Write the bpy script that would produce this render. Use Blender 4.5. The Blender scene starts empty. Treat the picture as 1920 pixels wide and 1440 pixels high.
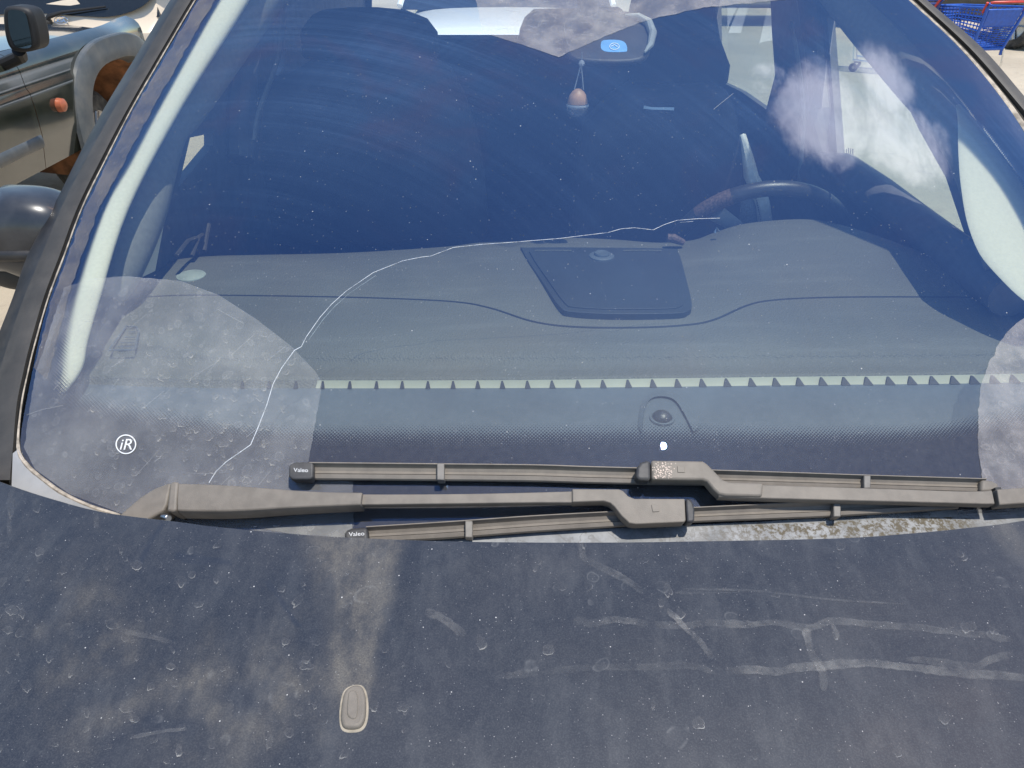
import bpy, bmesh, math, random
from mathutils import Vector, Matrix, noise
from mathutils.geometry import tessellate_polygon
random.seed(7)
SC = bpy.context.scene
COL = SC.collection
# ------------------------------------------------------------------ camera
F = 1440.0; CAMZ = 1.6; PITCH = math.atan(870 / F)
cd = bpy.data.cameras.new('camera'); cam = bpy.data.objects.new('camera', cd); COL.objects.link(cam)
cd.sensor_width = 36; cd.lens = 36 * F / 1920; cd.clip_start = .02; cd.clip_end = 3000
cam.location = (0, 0, CAMZ); cam.rotation_euler = (math.pi / 2 - PITCH, 0, 0)
SC.camera = cam
EYE = Vector((0, 0, CAMZ))
cp, sp = math.cos(PITCH), math.sin(PITCH)
# ------------------------------------------------------------------ light
SUN = Vector((.215, -.16, .945)).normalized()
sl = bpy.data.lights.new('sun', 'SUN'); so = bpy.data.objects.new('sun', sl); COL.objects.link(so)
sl.energy = 4.4; sl.angle = math.radians(.53); sl.color = (1, .95, .87)
so.rotation_euler = SUN.to_track_quat('Z', 'Y').to_euler()
SC.view_settings.view_transform = 'Standard'; SC.view_settings.look = 'None'
SC.view_settings.exposure = 0.25; SC.view_settings.gamma = 1
try:
    SC.cycles.use_denoising = True
    SC.cycles.max_bounces = 10; SC.cycles.transparent_max_bounces = 24; SC.cycles.diffuse_bounces = 4
    SC.cycles.sample_clamp_indirect = 6
except Exception: pass

# ------------------------------------------------------------------ pixel -> place helpers
def D(px, py):
    a = (px - 960) / F; b = -(py - 720) / F
    return Vector((a, cp + b * sp, -sp + b * cp))
def at_x(px, py, x): d = D(px, py); return EYE + d * (x / d.x)
def at_y(px, py, y): d = D(px, py); return EYE + d * (y / d.y)
def at_z(px, py, z): d = D(px, py); return EYE + d * ((z - CAMZ) / d.z)
def px_of(p):
    v = p - EYE; dep = v.y * cp - v.z * sp
    return 960 + F * v.x / dep, 720 - F * (v.y * sp + v.z * cp) / dep
XC = .10; TA = math.tan(math.radians(32)); GK = .15; GB = .68; GZ = .975
def gy(x):
    e = x - XC; return GB + GK * e * e + .22 * e ** 6
def gdy(x):
    e = x - XC; return 2 * GK * e + 1.32 * e ** 5
def gn(p):
    return Vector((TA * gdy(p.x), -TA, 1)).normalized()
def gz(x, y): return GZ + TA * (y - gy(x))
def on_glass(px, py, h=0.0):
    d = D(px, py); t = 1.0; sh = h / math.cos(math.atan(TA))
    for _ in range(40):
        p = EYE + d * t
        f = p.z - sh - gz(p.x, p.y)
        df = d.z - TA * (d.y - gdy(p.x) * d.x)
        t -= f / df
    return EYE + d * t
def smooth_poly(pts, n, closed=False):
    """Catmull-Rom resample of a polyline of tuples"""
    P = [Vector(p) for p in pts]; out = []; m = len(P)
    segs = m if closed else m - 1
    for i in range(segs):
        p1, p2 = P[i], P[(i + 1) % m]
        p0 = P[i - 1] if (i > 0 or closed) else p1 * 2 - p2
        p3 = P[(i + 2) % m] if (i + 2 < m or closed) else p2 * 2 - p1
        for k in range(n):
            t = k / n
            out.append(.5 * ((2 * p1) + (p2 - p0) * t + (2 * p0 - 5 * p1 + 4 * p2 - p3) * t * t + (3 * p1 - p0 - 3 * p2 + p3) * t ** 3))
    if not closed: out.append(P[-1])
    return out
def interp(x, pts):
    if x <= pts[0][0]: return pts[0][1]
    for a, b in zip(pts, pts[1:]):
        if x <= b[0]:
            return a[1] + (b[1] - a[1]) * (x - a[0]) / (b[0] - a[0])
    return pts[-1][1]
def sstep(a, b, x):
    t = max(0, min(1, (x - a) / (b - a))); return t * t * (3 - 2 * t)

# ------------------------------------------------------------------ object helpers
def rootloc(o):
    while o.parent: o = o.parent
    return o.location.copy()
def empty(name, loc, label, cat, group=None):
    o = bpy.data.objects.new(name, None); COL.objects.link(o); o.location = loc
    o.empty_display_size = .1
    o['label'] = label; o['category'] = cat
    if group: o['group'] = group
    return o
def mk(name, verts, faces, mat, parent=None, smooth=True, bevel=0, seg=2, sub=0, attrs=None, angle=35, solid=0):
    me = bpy.data.meshes.new(name)
    s = rootloc(parent) if parent else Vector((0, 0, 0))
    me.from_pydata([Vector(v) - s for v in verts], [], faces)
    me.validate()
    if attrs:
        for k, vals in attrs.items():
            a = me.attributes.new(k, 'FLOAT', 'POINT')
            a.data.foreach_set('value', vals)
    bm = bmesh.new(); bm.from_mesh(me)
    bmesh.ops.recalc_face_normals(bm, faces=bm.faces)
    bm.to_mesh(me); bm.free()
    if smooth:
        me.polygons.foreach_set('use_smooth', [True] * len(me.polygons))
        me.set_sharp_from_angle(angle=math.radians(angle))
    o = bpy.data.objects.new(name, me); COL.objects.link(o)
    if mat: me.materials.append(mat)
    if parent: o.parent = parent
    if solid:
        m = o.modifiers.new('t', 'SOLIDIFY'); m.thickness = solid; m.offset = 0
    if bevel:
        m = o.modifiers.new('b', 'BEVEL'); m.width = bevel; m.segments = seg; m.limit_method = 'ANGLE'; m.angle_limit = math.radians(40)
        m.harden_normals = False
    if sub:
        m = o.modifiers.new('s', 'SUBSURF'); m.levels = sub; m.render_levels = sub
    return o
class MB:
    def __init__(s): s.v = []; s.f = []
    def add(s, v, f):
        o = len(s.v); s.v += [Vector(a) for a in v]; s.f += [tuple(i + o for i in q) for q in f]; return s
    def grid(s, rows, close_u=False):
        n = len(rows[0]); v = [p for r in rows for p in r]; f = []
        for i in range(len(rows) - 1):
            for j in range(n if close_u else n - 1):
                k = (j + 1) % n
                f.append((i * n + j, i * n + k, (i + 1) * n + k, (i + 1) * n + j))
        return s.add(v, f)
    def tube(s, pts, r, n=8, cap=True, flat=1.0, up=None):
        pts = [Vector(p) for p in pts]; rows = []
        for i, p in enumerate(pts):
            t = (pts[min(i + 1, len(pts) - 1)] - pts[max(i - 1, 0)]).normalized()
            u = Vector(up) if up else (Vector((0, 0, 1)) if abs(t.z) < .9 else Vector((1, 0, 0)))
            a = t.cross(u).normalized(); b = a.cross(t).normalized()
            rr = r[i] if isinstance(r, (list, tuple)) else r
            rows.append([p + a * rr * math.cos(q) + b * rr * flat * math.sin(q) for q in [2 * math.pi * k / n for k in range(n)]])
        s.grid(rows, True)
        if cap:
            o = len(s.v) - len(pts) * n
            s.f.append(tuple(range(o, o + n))); s.f.append(tuple(range(len(s.v) - n, len(s.v))))
        return s
    def box(s, c, d, rot=None):
        c = Vector(c); v = []
        for x in (-.5, .5):
            for y in (-.5, .5):
                for z in (-.5, .5):
                    p = Vector((x * d[0], y * d[1], z * d[2]))
                    if rot: p = rot @ p
                    v.append(c + p)
        return s.add(v, [(0, 1, 3, 2), (4, 6, 7, 5), (0, 4, 5, 1), (2, 3, 7, 6), (0, 2, 6, 4), (1, 5, 7, 3)])
    def prism(s, top, off):
        n = len(top); off = [off] * n if isinstance(off, Vector) else off
        v = list(top) + [p + o for p, o in zip(top, off)]
        f = [tuple(range(n)), tuple(range(2 * n - 1, n - 1, -1))] + [(i, n + i, n + (i + 1) % n, (i + 1) % n) for i in range(n)]
        return s.add(v, f)
    def lathe(s, c, prof, axis='Z', n=24):
        c = Vector(c); rows = []
        for r, h in prof:
            row = []
            for k in range(n):
                a = 2 * math.pi * k / n
                q = (r * math.cos(a), r * math.sin(a))
                row.append(c + (Vector((q[0], q[1], h)) if axis == 'Z' else Vector((h, q[0], q[1])) if axis == 'X' else Vector((q[0], h, q[1]))))
            rows.append(row)
        s.grid(rows, True)
        return s
    def plate(s, outer, holes=()):
        """3D planar polygon with holes, triangulated"""
        polys = [list(outer)] + [list(h) for h in holes]
        tris = tessellate_polygon(polys); v = [p for q in polys for p in q]
        return s.add(v, [tuple(t) for t in tris])
    def build(s, name, mat, parent=None, **k): return mk(name, s.v, s.f, mat, parent, **k)

# ------------------------------------------------------------------ materials
class NT:
    def __init__(s, name):
        s.m = bpy.data.materials.new(name); s.m.use_nodes = True; s.t = s.m.node_tree; s.t.nodes.clear()
        s.out = s.n('ShaderNodeOutputMaterial')
    def n(s, typ, **kw):
        x = s.t.nodes.new(typ)
        for k, v in kw.items():
            if k.startswith('i_'):
                key = k[2:].replace('_', ' ')
                x.inputs[int(key) if key.isdigit() else key].default_value = v
            else: setattr(x, k, v)
        return x
    def l(s, a, b): s.t.links.new(a, b)
    def setin(s, sock, v):
        if hasattr(v, 'is_linked') or hasattr(v, 'links'): s.l(v, sock)
        elif isinstance(v, (tuple, list)) and len(v) == 3 and sock.type == 'RGBA': sock.default_value = (*v, 1)
        else: sock.default_value = v
    def math(s, op, a, b=None, c=None, clamp=False):
        x = s.n('ShaderNodeMath', operation=op, use_clamp=clamp); s.setin(x.inputs[0], a)
        if b is not None: s.setin(x.inputs[1], b)
        if c is not None: s.setin(x.inputs[2], c)
        return x.outputs[0]
    def ramp(s, v, a, b, lo=0., hi=1., smooth=True):
        x = s.n('ShaderNodeMapRange', interpolation_type='SMOOTHSTEP' if smooth else 'LINEAR'); s.setin(x.inputs[0], v)
        x.inputs[1].default_value = a; x.inputs[2].default_value = b; x.inputs[3].default_value = lo; x.inputs[4].default_value = hi
        return x.outputs[0]
    def mix(s, f, a, b):
        x = s.n('ShaderNodeMix', data_type='RGBA'); s.setin(x.inputs[0], f); s.setin(x.inputs[6], a); s.setin(x.inputs[7], b)
        return x.outputs[2]
    def pos(s): return s.n('ShaderNodeNewGeometry').outputs['Position']
    def scale(s, v, sc, rot=(0, 0, 0), loc=(0, 0, 0)):
        x = s.n('ShaderNodeMapping'); s.l(v, x.inputs[0]); x.inputs['Scale'].default_value = sc; x.inputs['Rotation'].default_value = rot; x.inputs['Location'].default_value = loc
        return x.outputs[0]
    def noise(s, v, sc, det=4, rough=.55, dist=0):
        x = s.n('ShaderNodeTexNoise'); s.l(v, x.inputs['Vector']); x.inputs['Scale'].default_value = sc; x.inputs['Detail'].default_value = det; x.inputs['Roughness'].default_value = rough; x.inputs['Distortion'].default_value = dist
        return x.outputs[0]
    def voro(s, v, sc, rnd=1., feature='F1'):
        x = s.n('ShaderNodeTexVoronoi', feature=feature); s.l(v, x.inputs['Vector']); x.inputs['Scale'].default_value = sc; x.inputs['Randomness'].default_value = rnd
        return x
    def attr(s, name): return s.n('ShaderNodeAttribute', attribute_name=name).outputs['Fac']
    def bump(s, h, st, dist=.001):
        x = s.n('ShaderNodeBump'); s.l(h, x.inputs['Height']); x.inputs['Strength'].default_value = st; x.inputs['Distance'].default_value = dist
        return x.outputs[0]
    def pbr(s, col, rough=.5, metal=0, coat=0, spec=.5, normal=None, emit=None):
        x = s.n('ShaderNodeBsdfPrincipled'); s.setin(x.inputs['Base Color'], col); s.setin(x.inputs['Roughness'], rough)
        x.inputs['Metallic'].default_value = metal; x.inputs['Coat Weight'].default_value = coat; x.inputs['Coat Roughness'].default_value = .06
        s.setin(x.inputs['Specular IOR Level'], spec)
        if normal: s.l(normal, x.inputs['Normal'])
        return x.outputs[0]
    def mixs(s, f, a, b):
        x = s.n('ShaderNodeMixShader'); s.setin(x.inputs[0], f); s.l(a, x.inputs[1]); s.l(b, x.inputs[2]); return x.outputs[0]
    def transp(s, c=(1, 1, 1)): x = s.n('ShaderNodeBsdfTransparent'); x.inputs[0].default_value = (*c, 1); return x.outputs[0]
    def diff(s, c):
        x = s.n('ShaderNodeBsdfDiffuse'); s.setin(x.inputs[0], c); return x.outputs[0]
    def schlick(s, f0):
        ge = s.n('ShaderNodeNewGeometry'); dp = s.n('ShaderNodeVectorMath', operation='DOT_PRODUCT'); s.l(ge.outputs['Normal'], dp.inputs[0]); s.l(ge.outputs['Incoming'], dp.inputs[1])
        c = s.math('SUBTRACT', 1.0, s.math('ABSOLUTE', dp.outputs['Value']))
        return s.math('MULTIPLY_ADD', s.math('POWER', c, 5.0), 1 - f0, f0, clamp=True)
    def done(s, sh): s.l(sh, s.out.inputs[0]); return s.m
def simple(name, col, rough=.5, metal=0, coat=0, spec=.5, var=.15, sc=30, bump=0, bsc=400, dust=0, dustcol=(.3, .27, .22), dsc=8):
    t = NT(name); p = t.pos(); n1 = t.noise(p, sc, 5)
    c = t.mix(t.ramp(n1, .3, .7), [x * (1 - var) for x in col], [min(1, x * (1 + var)) for x in col])
    if dust:
        d = t.math('MULTIPLY', t.ramp(t.noise(p, dsc, 8, .65), .35, .75), dust)
        c = t.mix(d, c, dustcol)
    nb = t.bump(t.noise(p, bsc, 2), bump) if bump else None
    return t.done(t.pbr(c, rough, metal, coat, spec, nb))
M = {}
M['wiper'] = simple('dusty_wiper_plastic', (.150, .130, .108), .62, var=.12, sc=60, bump=.25, bsc=900, dust=.55, dustcol=(.20, .172, .14), dsc=18)
M['wiper_dark'] = simple('dark_wiper_plastic', (.03, .03, .033), .6, var=.2, sc=80, dust=.2, dsc=20)
M['joint'] = simple('grey_clip_plastic', (.12, .11, .10), .5, var=.15, sc=90, dust=.35)
M['rubber'] = simple('black_rubber', (.012, .012, .013), .6, var=.2)
M['trim_grey'] = simple('weathered_grey_trim', (.040, .037, .034), .6, var=.18, sc=14, bump=.2, bsc=600, dust=.35, dustcol=(.10, .088, .075), dsc=20)
M['trim_black'] = simple('dark_pillar_trim', (.016, .016, .018), .45, var=.3, sc=10, dust=.2, dustcol=(.14, .12, .10), dsc=24)
M['bead'] = simple('beige_seal_bead', (.34, .29, .23), .8, var=.4, sc=90, dust=.4, dustcol=(.12, .10, .08), dsc=60)
M['bead_dark'] = simple('dirty_seal_gap', (.03, .024, .018), .8, var=.3, sc=60)
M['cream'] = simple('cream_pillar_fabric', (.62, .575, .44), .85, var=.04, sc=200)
M['lining_shade'] = simple('cream_lining_painted_shade', (.17, .17, .15), .9, var=.08, sc=100)  # unlit side of the cream trim, its shade put into the colour
M['white'] = simple('white_mark', (.75, .78, .8), .6, var=.06)
M['dark_int'] = simple('dark_interior_plastic', (.085, .085, .09), .6, var=.2)
M['seat'] = simple('dark_seat_fabric', (.05, .048, .05), .8, var=.35, sc=12, bump=.3)
M['headrest'] = simple('black_headrest_fabric', (.008, .008, .01), .8, var=.2)
M['leather'] = simple('black_leather', (.03, .03, .032), .33, var=.2, sc=60, bump=.35, bsc=700)
M['leather_pale'] = simple('pale_grey_leather', (.62, .62, .56), .5, var=.15, sc=60, bump=.4, bsc=500)
M['worn'] = simple('worn_brown_leather', (.09, .055, .045), .7, var=.6, sc=220, bump=.9, bsc=300)
M['jetrim'] = simple('dusty_tan_seal', (.27, .235, .185), .9, var=.2, sc=120)
M['letter'] = simple('dull_grey_lettering', (.6, .6, .6), .6)
M['spoke'] = simple('grey_spoke_plastic', (.26, .26, .25), .4)
M['metal'] = simple('satin_metal', (.5, .5, .5), .3, 1, var=.1)
M['chrome'] = simple('chrome', (.75, .75, .75), .1, 1, var=.05)
M['tyre'] = simple('tyre_rubber', (.025, .024, .023), .85, var=.25, dust=.4)
M['rim'] = simple('alloy_rim', (.42, .42, .43), .35, 1, var=.1)
M['orange'] = simple('orange_lens', (.36, .10, .045), .25, var=.1)
M['red'] = simple('red_plastic', (.55, .05, .035), .4, var=.1)
M['blue'] = simple('blue_plastic', (.018, .10, .46), .35, var=.12, dust=.08)
M['blue_dark'] = simple('dark_blue_mesh_plastic', (.04, .06, .22), .45, var=.15, dust=.1)
M['wood'] = simple('warm_wood', (.40, .22, .12), .5, var=.2, sc=60)
M['cord'] = simple('grey_cord', (.35, .36, .4), .8)
M['sticker'] = simple('blue_sticker', (.12, .32, .62), .5, var=.1)
M['greenpaint'] = simple('dark_green_paint', (.012, .018, .014), .12, coat=1, var=.2, sc=3, dust=.18, dustcol=(.2, .17, .12), dsc=3)
M['flare'] = simple('grey_blue_flare_plastic', (.06, .072, .082), .42, var=.1, sc=6, dust=.3, dsc=5)
M['beige'] = simple('pale_beige_paint', (.66, .55, .42), .3, coat=.6, var=.05, sc=3, dust=.15, dustcol=(.45, .36, .26), dsc=2)
M['blackpaint'] = simple('black_paint', (.012, .012, .013), .15, coat=1, var=.2, sc=3, dust=.1)
M['whitepaint'] = simple('white_paint', (.88, .88, .86), .25, coat=.8, var=.03, sc=3)
M['silverpaint'] = simple('silver_paint', (.4, .41, .42), .3, .5, coat=.8, var=.03, sc=3)
M['redpaint'] = simple('dark_red_paint', (.25, .02, .02), .25, coat=.8, var=.05, sc=3)
M['carglass'] = simple('dark_car_window', (.01, .012, .014), .04, spec=.8, var=.1)
M['rust'] = simple('rusty_arch_liner', (.20, .085, .035), .8, var=.6, sc=9, bump=.6, bsc=30)
M['mirrorglass'] = simple('mirror_glass', (.35, .38, .36), .03, 1, var=.03)
M['headlamp'] = simple('clear_lamp', (.6, .62, .64), .08, spec=.9)
M['redlamp'] = simple('red_lamp', (.4, .02, .02), .1)
M['plate'] = simple('number_plate', (.7, .7, .68), .5)

def m_glass():
    t = NT('coated_windscreen_glass'); p = t.pos()
    tr = t.transp((.90, .95, .91))
    gl = t.n('ShaderNodeBsdfGlossy'); gl.inputs[0].default_value = (.34, .56, 1, 1); gl.inputs['Roughness'].default_value = .003
    syy = t.n('ShaderNodeSeparateXYZ'); t.l(p, syy.inputs[0]); f = t.math('MULTIPLY', t.schlick(.18), t.ramp(syy.outputs[1], .80, 1.05, .42, 1))
    base = t.mixs(f, tr, gl.outputs[0])
    # wiper swept dust film with blue haze put into its colour: arcs about the two pivots, plus specks
    sp_ = t.voro(p, 95); rs_ = t.math('FRACT', t.math('MULTIPLY', _sepc(t, sp_.outputs['Color']), 7.31)); s1 = t.ramp(t.math('SUBTRACT', sp_.outputs['Distance'], t.math('MULTIPLY', t.math('POWER', rs_, 9.0), .10)), -.02, .015, 1, 0)
    sp2 = t.voro(p, 240); s2 = t.ramp(t.math('SUBTRACT', sp2.outputs['Distance'], t.math('MULTIPLY', t.math('POWER', _sepc(t, sp2.outputs['Color']), 5.0), .16)), -.02, .03, 1, 0)
    def streak(cx, cy, k):
        x = t.n('ShaderNodeVectorMath', operation='DISTANCE'); t.l(p, x.inputs[0]); x.inputs[1].default_value = (cx, cy, gz(cx, cy))
        ang = t.n('ShaderNodeSeparateXYZ'); t.l(p, ang.inputs[0])
        cmb = t.n('ShaderNodeCombineXYZ'); t.l(t.math('MULTIPLY', x.outputs['Value'], k), cmb.inputs[0]); t.l(t.math('MULTIPLY', ang.outputs[1], 1.6), cmb.inputs[1]); t.l(t.math('MULTIPLY', ang.outputs[0], 1.1), cmb.inputs[2])
        return t.noise(cmb.outputs[0], 1.0, 6, .7)
    a = t.ramp(streak(.85, .72, 70), .42, .72); b = t.math('ADD', t.math('MULTIPLY', t.ramp(streak(-.50, .74, 60), .40, .75), .6), t.math('MULTIPLY', t.ramp(streak(-.50, .74, 240), .42, .75), .4))
    big = t.ramp(t.noise(p, 3.0, 3), .35, .7)
    film = t.math('MULTIPLY', t.math('ADD', t.math('MULTIPLY', a, .15), t.math('MULTIPLY', b, .85)), t.math('MULTIPLY_ADD', big, .8, .2))
    sy = t.n('ShaderNodeSeparateXYZ'); t.l(p, sy.inputs[0])
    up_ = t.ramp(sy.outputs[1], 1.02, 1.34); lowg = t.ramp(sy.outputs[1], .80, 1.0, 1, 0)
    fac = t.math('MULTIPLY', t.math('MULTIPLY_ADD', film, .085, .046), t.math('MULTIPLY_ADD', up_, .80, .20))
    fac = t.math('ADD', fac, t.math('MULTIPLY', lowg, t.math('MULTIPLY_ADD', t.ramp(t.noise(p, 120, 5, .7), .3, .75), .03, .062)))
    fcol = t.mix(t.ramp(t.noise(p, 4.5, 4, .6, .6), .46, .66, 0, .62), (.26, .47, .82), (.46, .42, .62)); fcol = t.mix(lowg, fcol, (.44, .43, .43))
    spk = t.math('MULTIPLY', t.math('MAXIMUM', t.math('MULTIPLY', s1, .42), t.math('MULTIPLY', s2, .26)), 1)
    return t.done(t.mixs(spk, t.mixs(fac, base, t.diff(fcol)), t.diff((.66, .65, .64))))
def _sepc(t, c):
    x = t.n('ShaderNodeSeparateColor'); t.l(c, x.inputs[0]); return x.outputs[0]
M['glass'] = m_glass()
def m_side():
    t = NT('side_window_glass'); tr = t.transp((.84, .86, .70))
    gl = t.n('ShaderNodeBsdfGlossy'); gl.inputs['Roughness'].default_value = .01
    b = t.mixs(t.schlick(.06), tr, gl.outputs[0])
    return t.done(t.mixs(.05, b, t.diff((.5, .5, .46))))
M['side_glass'] = m_side()
def m_clear():
    t = NT('clear_rear_glass'); gl = t.n('ShaderNodeBsdfGlossy'); gl.inputs['Roughness'].default_value = .01
    return t.done(t.mixs(t.schlick(.04), t.transp((.97, .99, .97)), gl.outputs[0]))
M['clear_glass'] = m_clear()
def rings(t, p, sc, lo, keep, stretch=(1, 1.0, 1)):
    """dried drop outlines"""
    w = t.n('ShaderNodeVectorMath', operation='ADD'); t.l(t.scale(p, stretch), w.inputs[0])
    nn = t.n('ShaderNodeTexNoise'); t.l(p, nn.inputs['Vector']); nn.inputs['Scale'].default_value = sc * .8; nn.inputs['Detail'].default_value = 1.5
    mm = t.n('ShaderNodeVectorMath', operation='SCALE'); t.l(nn.outputs['Color'], mm.inputs[0]); mm.inputs['Scale'].default_value = .75 / sc
    t.l(mm.outputs[0], w.inputs[1])
    v = t.voro(w.outputs[0], sc)
    d = v.outputs['Distance']; sel = t.math('GREATER_THAN', _sepc(t, v.outputs['Color']), keep)
    r = t.math('MULTIPLY', t.ramp(d, lo, lo + .055), t.ramp(d, lo + .05, lo + .085, 1, 0))
    fill = t.ramp(d, lo, lo + .08, 1, 0)
    return t.math('MULTIPLY', r, sel), t.math('MULTIPLY', fill, sel)
def m_film(name, lo, hi, col, ring_amt=.25, sc=9):
    t = NT(name); p = t.pos()
    n1 = t.ramp(t.noise(p, sc, 8, .62), .3, .72); n2 = t.noise(t.scale(p, (60, 400, 400), (0, 0, .5)), 1, 3)
    f = t.math('MULTIPLY_ADD', n1, hi - lo, lo)
    f = t.math('ADD', f, t.math('MULTIPLY', t.ramp(n2, .60, .8), .06))
    r, fl = rings(t, p, 44, .2, .35); r2, fl2 = rings(t, p, 85, .2, .5)
    f = t.math('ADD', f, t.math('MULTIPLY', t.math('ADD', t.math('MAXIMUM', r, r2), t.math('MULTIPLY', t.math('MAXIMUM', fl, fl2), .22)), ring_amt), clamp=True)
    f = t.math('MULTIPLY', f, t.attr('edge'))
    return t.done(t.mixs(f, t.transp(), t.diff(col)))
M['film'] = m_film('dust_film', .09, .25, (.50, .5, .5), .085)
M['film_edge'] = m_film('grey_edge_grime', .14, .34, (.30, .27, .24), .1, 16)
M['film_heavy'] = m_film('scuffed_dust_film', .15, .36, (.5, .47, .46), .1, 24)
M['film_pale'] = m_film('pale_dried_mud_film', .25, .7, (.33, .33, .32), .15, 24)
def m_frit():
    t = NT('black_ceramic_frit'); p = t.pos()
    sx = t.n('ShaderNodeSeparateXYZ'); t.l(p, sx.inputs[0])
    k = 2 * math.pi / .0046
    u = t.math('MULTIPLY', sx.outputs[0], k); v = t.math('MULTIPLY', t.math('DIVIDE', sx.outputs[1], math.cos(math.radians(32))), k)
    d = t.math('MULTIPLY', t.math('ADD', t.math('COSINE', t.math('ADD', u, v)), t.math('COSINE', t.math('SUBTRACT', u, v))), .25)  # -.5..+.5
    fade = t.attr('fade')
    sol = t.ramp(t.math('SUBTRACT', t.math('ADD', d, .5), fade), -.06, .06)
    sol = t.math('MAXIMUM', sol, t.math('LESS_THAN', fade, .004))
    return t.done(t.mixs(sol, t.transp(), t.pbr((.006, .006, .008), .9, spec=0.)))
M['frit'] = m_frit()
def m_hood():
    t = NT('dusty_dark_blue_paint'); p = t.pos()
    dust = t.attr('dust'); pale = t.attr('streak')
    n1 = t.noise(p, 5, 6, .6); n2 = t.noise(p, 60, 6, .7); n3 = t.noise(p, 700, 2, .6)
    base = t.mix(t.ramp(n1, .3, .7), (.010, .015, .028), (.018, .022, .034))
    film = t.math('MULTIPLY_ADD', t.ramp(n2, .3, .75), .022, .012)
    film = t.math('ADD', film, t.math('MULTIPLY', t.ramp(n3, .40, .72), .04)); film = t.math('ADD', film, t.math('MULTIPLY', t.ramp(t.noise(t.scale(p, (30, 9, 30), (0, 0, .3)), 1.0, 8, .7), .45, .7), .035))
    r, fl = rings(t, p, 17, .15, .62, (1, 1, 1)); r2, fl2 = rings(t, p, 31, .16, .66)
    rn = t.ramp(t.noise(p, 45, 2), .45, .62)
    marks = t.math('MULTIPLY', t.math('ADD', t.math('MULTIPLY', t.math('MAXIMUM', r, t.math('MULTIPLY', r2, .8)), rn), t.math('MULTIPLY', t.math('MAXIMUM', fl, fl2), .10)), .10)
    v = t.voro(p, 130); spk = t.ramp(t.math('SUBTRACT', v.outputs['Distance'], t.math('MULTIPLY', t.math('POWER', _sepc(t, v.outputs['Color']), 8.0), .11)), -.02, .02, 1, 0)
    v2 = t.voro(p, 330); spk2 = t.ramp(t.math('SUBTRACT', v2.outputs['Distance'], t.math('MULTIPLY', t.math('POWER', _sepc(t, v2.outputs['Color']), 3.0), .17)), -.02, .03, 1, 0)
    sm = t.noise(t.scale(p, (26, 15, 26), (0, 0, .35)), 1.0, 9, .7, .1); dmod = t.math('MULTIPLY', dust, t.math('MULTIPLY_ADD', t.math('MULTIPLY', t.ramp(sm, .38, .62), t.ramp(n3, .25, .7, .55, 1.15)), .85, .15))
    f1 = t.math('MULTIPLY', dmod, .28)
    c = t.mix(t.math('ADD', film, marks, clamp=True), base, (.44, .44, .425))
    c = t.mix(f1, c, (.27, .235, .18))
    c = t.mix(t.math('MULTIPLY', pale, .45), c, (.020, .026, .042))
    c = t.mix(t.math('MULTIPLY', t.math('MAXIMUM', spk, t.math('MULTIPLY', spk2, .45)), .6), c, (.62, .6, .58))
    ro = t.math('ADD', .42, t.math('MULTIPLY', dust, .25))
    return t.done(t.pbr(c, ro, spec=.3, coat=.04))
M['hood'] = m_hood()
def m_dash():
    t = NT('grained_dash_plastic'); p = t.pos()
    g = t.noise(p, 260, 3, .6); v = t.voro(p, 330)
    n1 = t.noise(p, 4, 4)
    c = t.mix(t.ramp(n1, .3, .7), (.098, .097, .078), (.119, .117, .094))
    c = t.mix(t.ramp(t.noise(t.scale(p, (1, 6, 6)), 5, 5), .5, .8, 0, .12), c, (.3, .3, .28))
    return t.done(t.pbr(c, .6, spec=.3, normal=t.bump(t.math('ADD', g, v.outputs['Distance']), .6, .0016)))
M['dash'] = m_dash()
M['dash_low'] = simple('smooth_dark_dash_plastic', (.078, .094, .108), .55, var=.12, sc=8)
M['dash_lid'] = simple('dark_bin_lid', (.03, .036, .04), .5, var=.15, sc=6)
M['vent'] = simple('pale_vent_wall', (.34, .335, .25), .6, var=.06, sc=12)
def m_cowl():
    t = NT('muddy_pale_cowl'); p = t.pos()
    n1 = t.noise(p, 22, 6, .6); n2 = t.noise(t.scale(p, (1, 1, 1), (0, 0, .9)), 26, 3, .5, 1.2); n3 = t.noise(p, 160, 4, .7)
    c = t.mix(t.ramp(n1, .3, .7), (.17, .175, .18), (.29, .295, .30))
    c = t.mix(t.math('MULTIPLY', t.math('MULTIPLY', t.ramp(n2, .475, .5), t.ramp(n2, .505, .53, 1, 0)), .55), c, (.15, .145, .14))
    c = t.mix(t.math('MULTIPLY', t.ramp(n3, .42, .6), t.attr('mud')), c, (.10, .085, .06))
    return t.done(t.pbr(c, .7, spec=.25, normal=t.bump(n1, .3, .002)))
M['cowl'] = m_cowl()
def m_ground():
    t = NT('sandy_tarmac'); p = t.pos()
    n1 = t.noise(p, .5, 6); n2 = t.noise(p, 9, 8, .7); n3 = t.voro(p, 60)
    sx = t.n('ShaderNodeSeparateXYZ'); t.l(p, sx.inputs[0])
    c = t.mix(t.ramp(n1, .3, .7), (.36, .31, .24), (.46, .40, .31))
    grey = t.math('MULTIPLY', t.ramp(sx.outputs[0], .5, 2.5), t.ramp(sx.outputs[0], 4.9, 5.5, 1, 0))
    c = t.mix(grey, c, t.mix(t.ramp(n1, .3, .7), (.30, .29, .23), (.37, .355, .29)))
    c = t.mix(t.ramp(n2, .5, .75, 0, .4), c, (.16, .14, .12))
    c = t.mix(t.ramp(n3.outputs['Distance'], .0, .3, .35, 0), c, (.5, .46, .4))
    return t.done(t.pbr(c, .9, spec=.2, normal=t.bump(n2, .5, .02)))
M['ground'] = m_ground()
M['scuttle'] = simple('smooth_grey_scuttle', (.30, .30, .30), .7, var=.08, sc=25, dust=.2, dustcol=(.4, .38, .35))

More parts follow.
